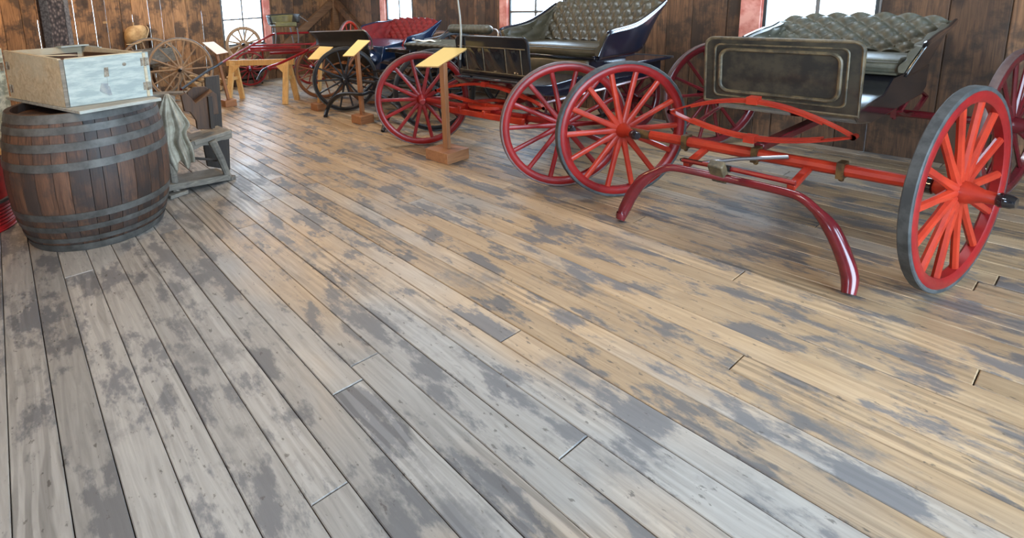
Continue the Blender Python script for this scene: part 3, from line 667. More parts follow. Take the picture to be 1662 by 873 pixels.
# ================================================================== RED RUNNING GEAR CARRIAGE (right edge)
def carriage_red():
    CYc = 1.17; fl = V(3.398, 1.953, .472); fr = V(3.398, .387, .472)
    t = thing('carriage', 'black carriage with vermilion front axle and tarnished embossed dash, farthest right', 'carriage', (4.2, CYc, 0), 'carriages parked along the wall')
    kw = dict(rim='red', tyre='rubber', spoke='vermilion', hub='vermilion', cap='black', ns=14, rw=.05, sr=.0205)
    wheel(t, fl, .472, 63, tyre_t=.02, ax=.025, **kw); wheel(t, fr, .472, 80, tyre_t=.02, ax=.025, **kw)
    km = dict(rim='maroon', tyre='tyre_red', spoke='maroon', hub='maroon', cap='black', ns=14)
    wheel(t, (5.06, 2.1, .46), .46, 62, **km); wheel(t, (5.08, .4, .47), .47, 80, **km)
    build(MB().tube([fl + V(-.01, -.06, 0), fl + V(-.01, -.2, 0)], .03, 12), 'axle_collar', 'brass', t)
    axle(t, fl + V(0, -.12, 0), fr + V(0, .1, 0), .031, 'vermilion', 3)
    axle(t, V(5.08, 1.9, .47), V(5.08, .5, .47), .026, 'maroon', 2)
    spring(t, 3.33, 1.60, .74, .665, .79, .575, 'vermilion', .05)
    for y in (1.5, .84): spring_side(t, y, 4.7, 5.4, .55, .63, .48, 'maroon')
    build(MB().beam((3.45, CYc, .5), (5.08, CYc, .49), .05, .045), 'reach', 'maroon', t, bevel=.006)
    build(MB().tube([V(3.5, 1.5, .6), V(4.3, 1.62, .62), V(5.05, 1.7, .6)], .012, 6), 'stay', 'maroon', t)
    prof = [(3.62, .72), (3.75, .64), (4.0, .6), (5.15, .6), (5.25, .64), (5.25, .8), (4.35, .82), (4.2, .74), (3.8, .72)]
    build(MB().prism([V(x, .82, z) for x, z in prof], (0, .70, 0)), 'body', 'black', t, bevel=.008)
    carriage_seat(t, 4.35, 4.85, 5.05, .78, 1.56, .93, 1.03, 1.12, 'greyleather', 'black', 'button', cu=14, cv=6)
    ya, yb_ = .80, 1.54
    d, at = dash_panel(t, 3.62, ya, yb_, .705, 1.095, 'tarnish', 'goldedge', rake=.03)
    # embossed rounded panel on the dash
    def rr(y0, y1, z0, z1, R):
        o = []
        for (cy_, cz_, a0) in ((y1 - R, z1 - R, 0), (y0 + R, z1 - R, PI / 2), (y0 + R, z0 + R, PI), (y1 - R, z0 + R, 1.5 * PI)):
            for k in range(6): a = a0 + PI / 2 * k / 5; o.append((cy_ + R * math.cos(a), cz_ + R * math.sin(a)))
        return o
    for (q, r_) in ((rr(ya + .085, yb_ - .085, .775, 1.03, .05), .011), (rr(ya + .055, yb_ - .055, .745, 1.06, .03), .006)):
        p = [at(y, z) + V(-.004, 0, 0) for y, z in q]; build(MB().tube(p + [p[0]], r_, 8), 'dash_moulding', 'goldedge', d)
    # drooping crossbar with both ends on the floor
    tip = PZ(1006, 356.5, .012)
    px = [(1014.6, 337), (1026.8, 314), (1043.9, 292), (1063.4, 279.5), (1083, 272.5), (1102, 273.5), (1130, 279), (1158.5, 285), (1199, 294)]
    L = [V(*tip)] + [PX(x, y, 3.04 + .012 * i) for i, (x, y) in enumerate(px)]
    mid = L[-1]
    Rm = [V(p.x, 2 * CYc - p.y, p.z) for p in reversed(L)]
    path = L + [p for p in Rm if p.y < CYc - .02 and p.y < mid.y - .02]
    n = len(path); rs = [.034 if i in (1, 2, 3, n - 2, n - 3, n - 4) else (.026 if i in (0, n - 1) else .022) for i in range(n)]
    cb = crossbar(t, path, rs, 'maroon')
    build(MB().lathe([(.024, -.02), (.028, 0), (.024, .02)], 12, V(*tip) + V(.0, -.004, .03)), 'ferrule', 'maroon', cb)
    a, b = PX(1108, 259.5, 3.16), PX(1199, 277, 3.16)
    build(MB().tube([a, b, V(b.x, 2 * CYc - a.y, a.z)], .014, 8), 'singletree', 'red', t)
    c1, c2 = PX(1152, 268, 3.15), PX(1186, 274.5, 3.15)
    build(MB().tube([c1, c2], .0175, 10), 'sleeve', 'black', t)
    build(MB().tube([PX(1106, 262, 3.155), PX(1104, 258, 3.155), PX(1110, 256.5, 3.155), PX(1140, 263, 3.155)], .004, 6), 'strap', 'black', t)
    build(MB().tube([PX(1141, 264, 3.2), PX(1200, 258, 3.3), V(3.36, 1.0, .5)], .011, 8), 'steel_rod', 'steel', t)
    cl = PX(1167, 278, 3.13)
    m = MB().beam(cl + V(-.045, .0, .055), cl + V(.03, 0, -.055), .05, .075, (0, 1, 0)); build(m, 'clamp', 'goldedge', t, bevel=.008)
    for y in (1.42, .92): build(MB().beam((3.16, y, .40), (3.4, y, .45), .035, .03), 'shaft_arm', 'vermilion', t, bevel=.005)
carriage_red()

# ================================================================== BUGGY WITH BLACK WHEELS
def buggy_black():
    fl, fr = V(3.60, 5.80, .42), V(3.72, 4.22, .44)
    t = thing('buggy', 'low black buggy with black wheels, grey bench cushion and padded roll backrest', 'carriage', (4.4, 5.0, 0), 'carriages parked along the wall')
    kw = dict(rim='blackwheel', tyre='rubber', spoke='blackwheel', hub='blackwheel', cap='black', ns=14, rw=.038, sr=.012)
    wheel(t, fl, .42, 60, **kw); wheel(t, fr, .44, 58, **kw)
    for y in (5.45, 4.45): wheel(t, (5.2, y, .46), .46, 80, **kw)
    axle(t, fl + V(.01, -.1, 0), fr + V(-.01, .1, 0), .022, 'blackwheel', 4); axle(t, V(5.2, 5.4, .46), V(5.2, 4.5, .46), .022, 'blackwheel', 2)
    spring(t, 3.72, 5.5, 4.5, .5, .58, .44, 'blackwheel', .04)
    build(MB().beam((3.7, 5.0, .45), (5.2, 5.0, .46), .045, .04), 'reach', 'blackwheel', t)
    lp = [PZ(528, 189, .012)] + [PX(x, y, 3.3) for x, y in ((531, 178.6), (537.8, 165), (548.8, 155.5), (565, 152), (587, 153))]
    rp = [PX(x, y, 3.34) for x, y in ((648, 176), (634, 184), (626, 198.5))] + [PZ(621, 213, .012)]
    mid = [V(3.57, 5.1, .33)]
    n = len(lp) + 1 + len(rp)
    crossbar(t, [V(*p) for p in lp] + mid + [V(*p) for p in rp], [.024] + [.027] * 3 + [.02] * (n - 7) + [.026] * 2 + [.022], 'blackwheel')
    for y in (5.25, 4.75): build(MB().beam((3.52, y, .33), (3.66, y, .43), .03, .03), 'shaft_arm', 'blackwheel', t)
    prof = [(3.9, .62), (4.05, .56), (5.35, .56), (5.35, .72), (4.5, .72), (4.0, .66)]
    build(MB().prism([V(x, 4.5, z) for x, z in prof], (0, .95, 0)), 'body', 'black', t, bevel=.006)
    build(MB().box((4.42, 5.0, .73), (.5, .96, .1)), 'seat_box', 'olivedark', t, bevel=.008)
    build(MB().box((4.24, 5.28, .765), (.36, .5, .05)), 'footboard', 'black', t, bevel=.006)
    m = MB().grid(lambda u, v: V(lerp(4.15, 4.7, v), lerp(4.32, 5.25, u), .84 + .025 * math.sin(PI * v) ** .5 * math.sin(PI * u) ** .3 + .004 * math.sin(u * 60)), 60, 10)
    build(m, 'cushion', 'greyleather', t, solid=.03)
    build(MB().prism([V(4.15, 4.32, .845), V(4.7, 4.32, .83), V(4.7, 4.32, .755), V(4.2, 4.32, .745)], (0, .93, 0)), 'cushion_side', 'olivedark', t, bevel=.01)
    y0, y1 = PX(728, 48, 4.85).y, PX(799, 48, 4.85).y
    prof = []
    for i in range(61):
        s = i / 60; e = min(1, min(s, 1 - s) * 14) ** .5; prof.append((.058 * e * (1 - .07 * (math.cos(s * 2 * PI * 13) * .5 + .5)) + .002, lerp(y0, y1, s)))
    build(MB().lathe([(r, h) for r, h in prof], 16, (4.85, 0, .985), R=Matrix(((1, 0, 0), (0, 0, 1), (0, 1, 0)))), 'backrest_roll', 'greyleather', t)
    m = MB()
    for y in (y1 - .03,): m.tube(bez([(4.85, y + .04, 1.0), (4.86, y - .03, .98), (4.84, y - .07, .92), (4.8, y - .07, .8)], 6), .009, 6)
    build(m, 'back_iron', 'steel', t); m = MB()
    m.tube(bez([(4.85, y0 - .03, 1.0), (4.86, y0 + .05, .95), (4.8, y0 + .12, .89), (4.6, y0 + .2, .86)], 6), .008, 6)
    build(m, 'back_iron', 'steel', t)
    fl_ = tag(build(MB().grid(lambda u, v: V(lerp(4.25, 4.38, v), lerp(5.18, 4.82, u), .882 + .008 * math.sin(u * 9 + v * 4)), 12, 5), 'shiny_patch', 'paper', solid=.004), 'pale thin sheet in place of the shiny patch on the grey buggy cushion', 'paper')  # thin pale sheet stands in for the shiny patch on the cushion
buggy_black()

# ================================================================== CARRIAGE WITH RED SEAT
def carriage_blue():
    t = thing('carriage', 'dark blue carriage with red buttoned seat and flared black dash', 'carriage', (4.6, 6.3, 0), 'carriages parked along the wall')
    kw = dict(rim='brownwheel', tyre='tyre_red', spoke='brownwheel', hub='brownwheel', cap='rust', ns=12, rw=.035, sr=.011)
    fl = V(3.86, 6.84, .4); fr = V(4.1, 5.86, .4)
    wheel(t, fl, .4, 62, **kw); wheel(t, fr, .4, 66, **kw)
    for y in (6.95, 5.75): wheel(t, (5.2, y, .46), .46, 80, **kw)
    axle(t, fl, fr, .022, 'brownwheel', 3); axle(t, V(5.2, 6.9, .46), V(5.2, 5.8, .46), .022, 'brownwheel', 2)
    spring(t, 3.95, 6.75, 5.95, .47, .56, .42, 'brownwheel', .04)
    build(MB().beam((3.98, 6.35, .44), (5.2, 6.35, .46), .045, .04), 'reach', 'brownwheel', t)
    # dash: flared, hollowed sheet
    q = {k: PX(*p, X) for k, p, X in (('tl', (503, 52), 3.72), ('tr', (590, 49), 3.72), ('bl', (513, 75), 3.84), ('br', (596, 77), 3.84))}
    def df(u, v):
        a = lerp(q['bl'], q['br'], u); b = lerp(q['tl'], q['tr'], u); p = lerp(a, b, v); return p + V(.05 * math.sin(PI * v) , 0, 0)
    d = build(MB().grid(df, 16, 10), 'dash', 'olivedark', t, solid=.014)
    rim = [df(i / 16, 1) for i in range(17)] + [df(1, 1) + V(0, -.05, -.02)] + [df(1, 1 - i / 8) + V(0, -.065, -.03) * 1 for i in range(1, 9)]
    build(MB().tube(rim, .009, 8), 'dash_edge', 'steel', d)
    # curved olive front panel below the dash
    pbl, pbr = PX(517, 128, 4.0), PX(592, 128, 4.0)
    def ff(u, v):
        a = lerp(q['bl'], q['br'], u); b = lerp(V(*pbl), V(*pbr), u); return lerp(a, b, v) + V(.08 * math.sin(PI * v * .5) + .02, 0, 0)
    build(MB().grid(ff, 10, 10), 'front_panel', 'olivedark', t, solid=.02)
    b = build(MB().prism([V(x, 5.62, z) for x, z in ((4.02, .5), (4.1, .8), (4.5, .84), (5.3, .8), (5.3, .56), (5.1, .5))], (0, 1.1, 0)), 'body', 'blue', t, bevel=.01)
    build(MB().box((4.62, 6.15, .79), (.5, 1.02, .06)), 'seat_rail', 'blue', t, bevel=.006)
    m = MB(); p0, p1, p2 = PX(584, 84, 3.95), PX(600, 88, 3.98), PX(613, 98, 4.05)
    m.grid(lambda u, v: curve_at(bez([p0, p1, p2], 6), u) + V(.1 * (v - .5), 0, .05 * (v - .5)), 12, 3); build(m, 'fender', 'blue', t, solid=.008)
    m = MB(); m.tube([p2, V(4.2, 5.75, .6)], .008, 6); build(m, 'fender_iron', 'steel', t)
    carriage_seat(t, 4.42, 4.82, 5.0, 5.62, 6.5, .82, .9, 1.085, 'velvet', 'blue', 'redbutton', flare=.08, cu=14, cv=6, za_l=1.03)
    build(MB().sphere(PX(671, 64, 4.4), .022, 10, 8), 'rail_knob', 'steel', t)
carriage_blue()

# ================================================================== SIGN STANDS
def sign_stand(label, base, top_c, corners_px, ptop_z, post_mat, face, bw=.2, pw=.05, yaw=.9, board='pine', bh=.095):
    """base = ground point, ptop = top of post, corners_px = the slab's four pixel corners on the plane through top_c tilted to the reader"""
    b = V(*base); t = thing('sign_stand', label, 'sign stand', (b.x, b.y, 0), 'reading stands along the aisle')
    R = Matrix.Rotation(yaw, 3, 'Z')
    build(MB().box((b.x, b.y, bh / 2), (bw, bw, bh), R), 'base_block', 'pinered_x', t, bevel=.003)
    tc = V(*top_c)
    build(MB().beam((b.x, b.y, bh), tc + V(0, 0, -.03), pw, pw * .8, (math.cos(yaw), math.sin(yaw), 0)), 'post', post_mat, t, bevel=.003)
    P = [tc + (o[0] * R.col[0] + o[1] * R.col[1]) + V(0, 0, o[2]) for o in corners_px]
    n = (P[1] - P[0]).cross(P[3] - P[0]).normalized()
    if n.z < 0: n = -n
    s = build(MB().prism(P, n * -.018), 'slab', board, t, bevel=.002)
    c = sum(P, V(0, 0, 0)) / 4
    build(MB().prism([c + (p - c) * .985 + n * .0004 for p in P], n * .0012), 'printed_sheet', face, s)
def slab_from_px(px, top_c, tilt_dir, tilt):
    """four pixel corners onto the sloping plane through top_c"""
    n = V(-tilt_dir[0] * math.sin(tilt), -tilt_dir[1] * math.sin(tilt), math.cos(tilt)); o = []
    for x, y in px:
        r = ray(x, y); k = (V(*top_c) - CAM).dot(n) / r.dot(n); o.append(CAM + r * k - V(*top_c))
    return o
def stand(label, bpx, tpx, slab, post_mat, face, bw, pw, yaw, board='pine', tilt=.8, top_depth_off=0.0):
    b = PZ(*bpx); r = ray(*tpx); b2 = V(b.x, b.y, 0)
    k = (b2.length + top_depth_off) / V(r.x, r.y, 0).length; tc = CAM + r * k
    td = V(*b2).normalized()
    co = slab_from_px(slab, tc, td, tilt)
    R = Matrix.Rotation(yaw, 3, 'Z')
    co2 = [(o.dot(R.col[0]), o.dot(R.col[1]), o.z) for o in co]
    sign_stand(label, b, tc, co2, 0, post_mat, face, bw, pw, yaw, board)
stand('reading stand with yellow slab before the black paneled dash, nearest to the viewer', (726, 257), (719, 97), [(674, 107), (711, 108), (760, 78), (720, 77)], 'pinered', 'sign', .27, .056, .05)
stand('reading stand with yellow slab in front of the red buttoned seat', (589, 198.5), (579, 80), [(556, 90.5), (574, 91), (601, 65.5), (581, 64.5)], 'pinered', 'sign', .19, .05, .05)
stand('reading stand with yellow slab on a pale post left of the black wheel', (519, 178), (520, 88), [(499, 96), (521, 96.5), (541, 76), (519, 75)], 'pine', 'sign', .17, .045, .05)
stand('reading stand with white sheet on a reddish post beside the sawhorse', (372, 172), (350, 80), [(328, 69), (347, 67.5), (371, 85), (352, 88.5)], 'pinered', 'signwhite', .17, .045, .05, board='pinered')

# ================================================================== SAWHORSE
def sawhorse():
    a, b = V(2.83, 7.80, .60), V(3.40, 6.92, .62)
    t = thing('sawhorse', 'yellow pine sawhorse carrying the shafts of the red cart', 'sawhorse', (3.1, 7.4, 0))
    d = (b - a).normalized(); s = V(-d.y, d.x, 0)
    build(MB().beam(a - d * .06 + V(0, 0, -.03), b + d * .06 + V(0, 0, -.03), .04, .085), 'top_rail', 'pine', t, bevel=.003)
    for p, q in ((a + d * .06, 1), (b - d * .06, -1)):
        for sd in (-1, 1):
            build(MB().beam(p + s * sd * .03 + V(0, 0, -.01), V(p.x, p.y, 0) + s * sd * .17 - d * q * .02, .085, .035, s), 'leg', 'pine', t, bevel=.003)
        g = MB().prism([p + s * -.055 + V(0, 0, -.06) , p + s * -.06 + d * q * .17 + V(0, 0, -.06), p + s * -.075 + V(0, 0, -.2)], s * -.015); build(g, 'gusset', 'pine', t)
        build(MB().beam(p + s * -.1 + V(0, 0, -.26), p + s * .1 + V(0, 0, -.26), .02, .05), 'cross_brace', 'pine', t)
sawhorse()

# ================================================================== SULKY
def sulky():
    t = thing('sulky', 'red two wheeled cart with long dark tipped shafts and small yellow green seat', 'cart', (3.9, 8.1, 0))
    L = bez([PZ(294, 145, .50), PZ(337, 115, .60), PZ(353, 106, .635), PZ(395, 81, .75), PZ(438, 58, .885), PY(450, 54.5, 8.3), PY(470, 54, 8.35), PY(500, 53, 8.35)], 5)
    Rr = bez([PZ(417, 131, .47), PZ(425, 116, .545), PZ(436, 109, .585), PZ(453, 103, .625), PZ(478, 92, .67), PZ(500, 81, .73), PZ(513, 69, .79)], 5)
    for P in (L, Rr):
        n = len(P); k = int(n * .34)
        build(MB().tube(P, [lerp(.014, .021, i / (n - 1)) for i in range(n)], 8), 'shaft', 'red', t)
        build(MB().tube(P[:k], [lerp(.0155, .0185, i / k) for i in range(k)], 8), 'shaft_tip', 'blackwheel', t)
    for (x0, y0, x1, y1, z, r) in ((404, 74, 513, 71, .73, .02), (406, 78.5, 488, 76.5, .71, .028), (402, 82.5, 503, 80.5, .69, .02), (438, 86.5, 508, 84, .67, .026)):
        a, b = PY(x0, y0, 8.2), PY(x1, y1, 7.75); build(MB().beam(a, b, r * 2.2, r * 1.5), 'frame_bar', 'red', t, bevel=.006)
    a, b = PY(407, 88, 8.5), PY(500, 86, 8.3)
    # seat on its irons
    Y = 8.2; lb, rb, lt, rt = PY(447, 72, Y), PY(484, 72, Y), PY(446, 45, Y), PY(482, 45, Y)
    m = MB()
    for p, q in ((lt, lb), (rt, rb)): m.tube([p, lerp(p, q, .5) + V(.01, -.01, 0), q], .011, 6)
    m.tube([lerp(lt, rt, .2) + V(0, .25, 0), lb + V(.05, .2, 0)], .01, 6); m.tube([rt + V(0, .25, 0), rb + V(.02, .2, 0)], .01, 6)
    build(m, 'seat_iron', 'iron', t)
    c0, c1 = PY(448, 42, Y), PY(482, 42, Y)
    w_ = c1 - c0; zc = c0.z
    build(MB().prism([c0 + V(0, 0, -.02), c1 + V(0, 0, -.01), c1 + V(.02, .32, -.01), c0 + V(.02, .32, -.01)], (0, 0, .075)), 'seat_cushion', 'yellowseat', t, bevel=.015)
    def back(u, v):
        a = PI * (1.02 - 1.04 * u); cx_ = (c0.x + c1.x) / 2 + .01
        rx = (c1.x - c0.x) / 2 + .05 + .03 * v; ry = .3
        y = Y + .04 + ry * max(0, math.sin(a)) ** .6
        return V(cx_ + rx * (1 if math.cos(a) > 0 else -1) * abs(math.cos(a)) ** .7, y, zc + .02 + v * (.13 + .02 * math.sin(PI * u)))
    bk = build(MB().grid(back, 32, 6), 'seat_back', 'olivedark', t, solid=.02)
    build(MB().grid(lambda u, v: back(.2 + .6 * u, .05 + .9 * v) + V(0, -.02, 0), 24, 6), 'back_pad', 'yellowseat', bk, solid=.016)
    build(MB().tube([back(i / 32, 1) for i in range(33)], .014, 8), 'seat_rim', 'olivedark', bk)
    build(MB().tube([back(1, .8), back(1, .8) + V(.2, .1, -.1)], .008, 6), 'arm_iron', 'tin', t)
    # wheels and axle under the frame
    for c, th in ((V(3.56, 8.86, .31), 68), (V(4.38, 8.1, .31), 66)):
        wheel(t, c, .31, th, 'red', 'tyre_red', 'red', 'red', 'black', ns=12, rw=.03, sr=.01)
    axle(t, V(3.59, 8.8, .31), V(4.35, 8.15, .31), .02, 'red', 2)
    m = MB()
    for u in (.2, .8):
        p = lerp(V(3.59, 8.8, .31), V(4.35, 8.15, .31), u); m.tube([p, p + V(-.05, -.1, .38)], .014, 6)
    build(m, 'axle_stay', 'red', t)
sulky()

# ================================================================== HAND CART WITH BARE WHEELS, WOOD PILE
def hand_cart():
    c = V(2.26, 8.42, .49); t = thing('hand_cart', 'old farm cart with large bare wood spoked wheels by the gapped wall', 'cart', (c.x - .2, c.y + .3, 0))
    kw = dict(rim='barewood', tyre='tin', spoke='barewood', hub='barewood', cap='black', ns=14, rw=.032, sr=.0125)
    wheel(t, c, .49, 70, **kw); wheel(t, c + V(-.28, .6, .0), .49, 70, **kw)
    axle(t, c, c + V(-.28, .6, 0), .026, 'barewood', 2)
    R = Matrix.Rotation(math.radians(25), 3, 'Z'); bc = c + V(-.36, .28, .06)
    m = MB(); m.box(bc + V(0, 0, .16), (.95, .02, .2), R); build(m, 'side_board', 'greywood', t, bevel=.003)
    m = MB(); m.box(bc + R @ V(0, .3, .16), (.95, .02, .2), R); build(m, 'side_board', 'greywood', t, bevel=.003)
    build(MB().box(bc + R @ V(0, .15, .05), (.95, .32, .02), R), 'cart_floor', 'greywood', t)
    build(MB().box(bc + R @ V(.47, .15, .16), (.02, .32, .2), R), 'tail_board', 'greywood', t)
    m = MB()
    for y in (.03, .27): m.tube([bc + R @ V(-.45, y, .02), bc + R @ V(-.6, y, -.2), bc + R @ V(-.6, y, -.55)], .018, 6)
    build(m, 'prop_leg', 'barewood', t)
hand_cart()
def firewood():
    rnd = random.Random(4); k = 0
    spots = ['by the grey bench top', 'behind the spoked cart wheel', 'under the cart floor', 'against the gapped wall', 'below the dark shaft tip', 'on top of the small pile', 'at the left of the pile', 'at the right of the pile', 'nearest the brown cradle', 'pale and freshly split', 'lowest in the pile', 'tilted on the pile']
    for i in range(12):
        row = i // 5; x = 2.52 + (i % 5) * .16 + row * .06; y = 8.98 - row * .02; z = .052 + row * .105
        L = rnd.uniform(.3, .42); r = rnd.uniform(.045, .055); a = rnd.uniform(-.35, .35) + PI / 2
        d = V(math.cos(a), math.sin(a), 0)
        m = MB().prism([V(x, y, z) - d * L / 2 + V(-d.y, d.x, 0) * (r * math.cos(q)) + V(0, 0, r * math.sin(q)) for q in (PI * 1.25, PI * 1.75, PI * .2, PI * .55, PI * .85)], d * L)
        tag(build(m, 'firewood_log', 'firewood', smooth=0, bevel=.004), 'split firewood log, %s from left in %s row of heap by cart' % (('first', 'second', 'third', 'fourth', 'fifth')[i % 5], ('bottom', 'middle', 'top')[row]), 'firewood', 'split logs behind the cart')
firewood()
# bare wheel set on a crate under the left window
tc_ = PY(393, 45, 9.05)
def window_wheel():
    c = PY(395.5, 72, 9.1); r = .315
    h = c.z - r - .0
    t = thing('crate', 'dark slatted crate under the left window carrying a bare wheel', 'crate', (c.x, 9.12, 0))
    for z in (.06, .16, .26):
        if z < h - .03:
            build(MB().box((c.x, 9.0, z), (.5, .014, .07)), 'slat', 'brownwood', t); build(MB().box((c.x, 9.26, z), (.5, .014, .07)), 'slat', 'brownwood', t)
    for sx in (-1, 1): build(MB().box((c.x + sx * .257, 9.13, (h - .02) / 2), (.014, .27, h - .02)), 'end_board', 'brownwood', t)
    build(MB().box((c.x, 9.13, h - .01), (.53, .28, .02)), 'lid', 'brownwood', t)
    wt = thing('wagon_wheel', 'pale bare wood spoked wheel standing in front of the left window', 'wheel', (c.x, 9.1, h))
    wheel(wt, V(c.x, 9.1, h + r), r, 64, 'barewood', 'barewood', 'barewood', 'barewood', 'black', ns=12, rw=.045, sr=.017, hub_len=.07)
window_wheel()
def corner_wheel():
    top = PX(565, 33, 5.1); r = .42
    zc = top.z - r
    t = thing('red_wheel', 'bright red spoked wheel peeping over the flared black dash', 'wheel', (5.1, top.y, zc - r))
    wheel(t, V(5.1, top.y, zc), r, 120, 'vermilion', 'tyre_red', 'vermilion', 'red', 'black', ns=12, rw=.04, sr=.012, hub_len=.06)
    s = thing('trestle', 'low wooden trestle under the bright red wheel in the corner', 'trestle', (5.1, top.y, 0)); h = zc - r
    build(MB().box((5.1, top.y, h - .02), (.16, .6, .04)), 'top_rail', 'brownwood', s)
    for q in (-1, 1):
        for e in (-1, 1): build(MB().beam((5.1 + e * .03, top.y + q * .22, h - .03), (5.1 + e * .12, top.y + q * .26, 0), .04, .03, (0, 1, 0)), 'leg', 'brownwood', s)
corner_wheel()
# canvas bag hung on the wall with a short board beside it
def bag():
    a, b = PY(201, 74, 9.2), PY(237, 44, 9.2); cx_, cz = (a.x + b.x) / 2 + .02, (a.z + b.z) / 2 + .02
    t = thing('canvas_bag', 'round tan canvas bag with rope on the gapped board wall', 'bag', (cx_, 9.22, a.z))
    def sf(i, j):
        th, ph = PI * j, 2 * PI * i
        x = math.sin(th) * math.cos(ph); y = math.sin(th) * math.sin(ph); z = math.cos(th)
        sq = lambda v, e: math.copysign(abs(v) ** e, v)
        return V(cx_ + .175 * sq(x, .75) + .03 * z, 9.22 + .13 * y, cz + .15 * sq(z, .8) + .012 * math.sin(5 * ph) * math.sin(th))
    build(MB().grid(sf, 28, 18), 'sack', 'canvas', t)
    build(MB().tube(bez([V(cx_ - .19, 9.06, cz - .13), V(cx_ - .05, 9.045, cz - .13), V(cx_ + .1, 9.05, cz - .07), V(cx_ + .17, 9.1, cz + .06), V(cx_ + .17, 9.2, cz + .13)], 6), .009, 6), 'rope', 'rope', t)
    build(MB().tube(bez([V(cx_ - .02, 9.2, cz + .13), V(cx_, 9.3, cz + .2), V(cx_ + .02, YB - .035, cz + .17)], 5), .007, 6), 'hanging_loop', 'rope', t)
    m = MB().box((cx_ + .2, 9.28, cz - .02), (.02, .14, .34)); 
    k = tag(build(MB().box((cx_ + .215, 9.29, (cz + .14) / 2), (.022, .14, cz + .14)), 'board', 'brownwood', bevel=.003), 'short brown board standing at the right of the tan canvas bag', 'board')
    p = PY(171, 36.5, 9.36); tag(build(MB().box((p.x, YB - .006, p.z), (.06, .006, .035)), 'wall_label', 'canvas'), 'small tan card tacked to the board wall left of the bag', 'card')
bag()
# low plank across two blocks in front of the cart
def low_bench():
    p = PZ(288, 153, .25); t = thing('plank_bench', 'low grey plank seat in front of the bare cart wheels', 'bench', (p.x, p.y, 0))
    build(MB().beam(PZ(236, 152, .25), PZ(332, 149, .25), .16, .022), 'plank_top', 'greywood', t, bevel=.003)
    for px in (252, 318): q = PZ(px, 151, .25); build(MB().box((q.x, q.y, .119), (.06, .14, .238)), 'leg', 'greywood', t)
low_bench()

# ================================================================== BARREL, BOARD, CRATE
BC = V(.405, 3.96, 0); BH = .865
def barrel():
    rm = 118 / FPX * depth((BC.x, BC.y, .45)); rt = 106 / FPX * depth((BC.x, BC.y, BH)); rb = 96 / FPX * depth((BC.x, BC.y, .05))
    def R(t):
        if t < .5: k = (1 - t / .5); return rm - (rm - rb) * k ** 2.1
        k = (t - .5) / .5; return rm - (rm - rt) * k ** 2.1
    t = thing('barrel', 'large brown oak barrel with grey iron hoops at the left', 'barrel', (BC.x, BC.y, 0))
    rnd = random.Random(9); cuts = [0.0]
    while cuts[-1] < 2 * PI - .12: cuts.append(cuts[-1] + rnd.uniform(.13, .26))
    cuts[-1] = 2 * PI; n = 14
    for a, b in zip(cuts[:-1], cuts[1:]):
        g = .0035; vs = []
        for i in range(n + 1):
            q = i / n; ro = R(q) + 0.0
            for rr, aa in ((ro - .001, a + g), (ro + .001, (a + b) / 2), (ro - .001, b - g), (ro - .028, b - g), (ro - .028, a + g)):
                vs.append(BC + V(rr * math.cos(aa), rr * math.sin(aa), q * BH))
        fs = [(i * 5 + j, i * 5 + (j + 1) % 5, i * 5 + 5 + (j + 1) % 5, i * 5 + 5 + j) for i in range(n) for j in range(5)] + [(0, 1, 2, 3, 4), tuple(n * 5 + j for j in range(5))]
        build(MB().add(vs, fs), 'stave', 'stave', t, smooth=30)
    for z0, z1 in ((.0, .055), (.075, .112), (.165, .205), (.255, .305), (.615, .67), (.75, .805), (.865, .915), (.94, 1.0)):
        prof = []
        for rr in (.0055, .0005):
            ks = [z0, (z0 + z1) / 2, z1]; ks = ks if rr > .003 else ks[::-1]
            prof += [(R(q) + rr, q * BH) for q in ks]
        build(MB().lathe(prof, 64, BC, closed=True), 'hoop', 'hoop', t)
    build(MB().lathe([(0, BH - .05), (rt - .03, BH - .05), (rt - .03, BH - .07), (0, BH - .07)], 48, BC), 'head', 'stave', t)
barrel()
ZB = BH + .003
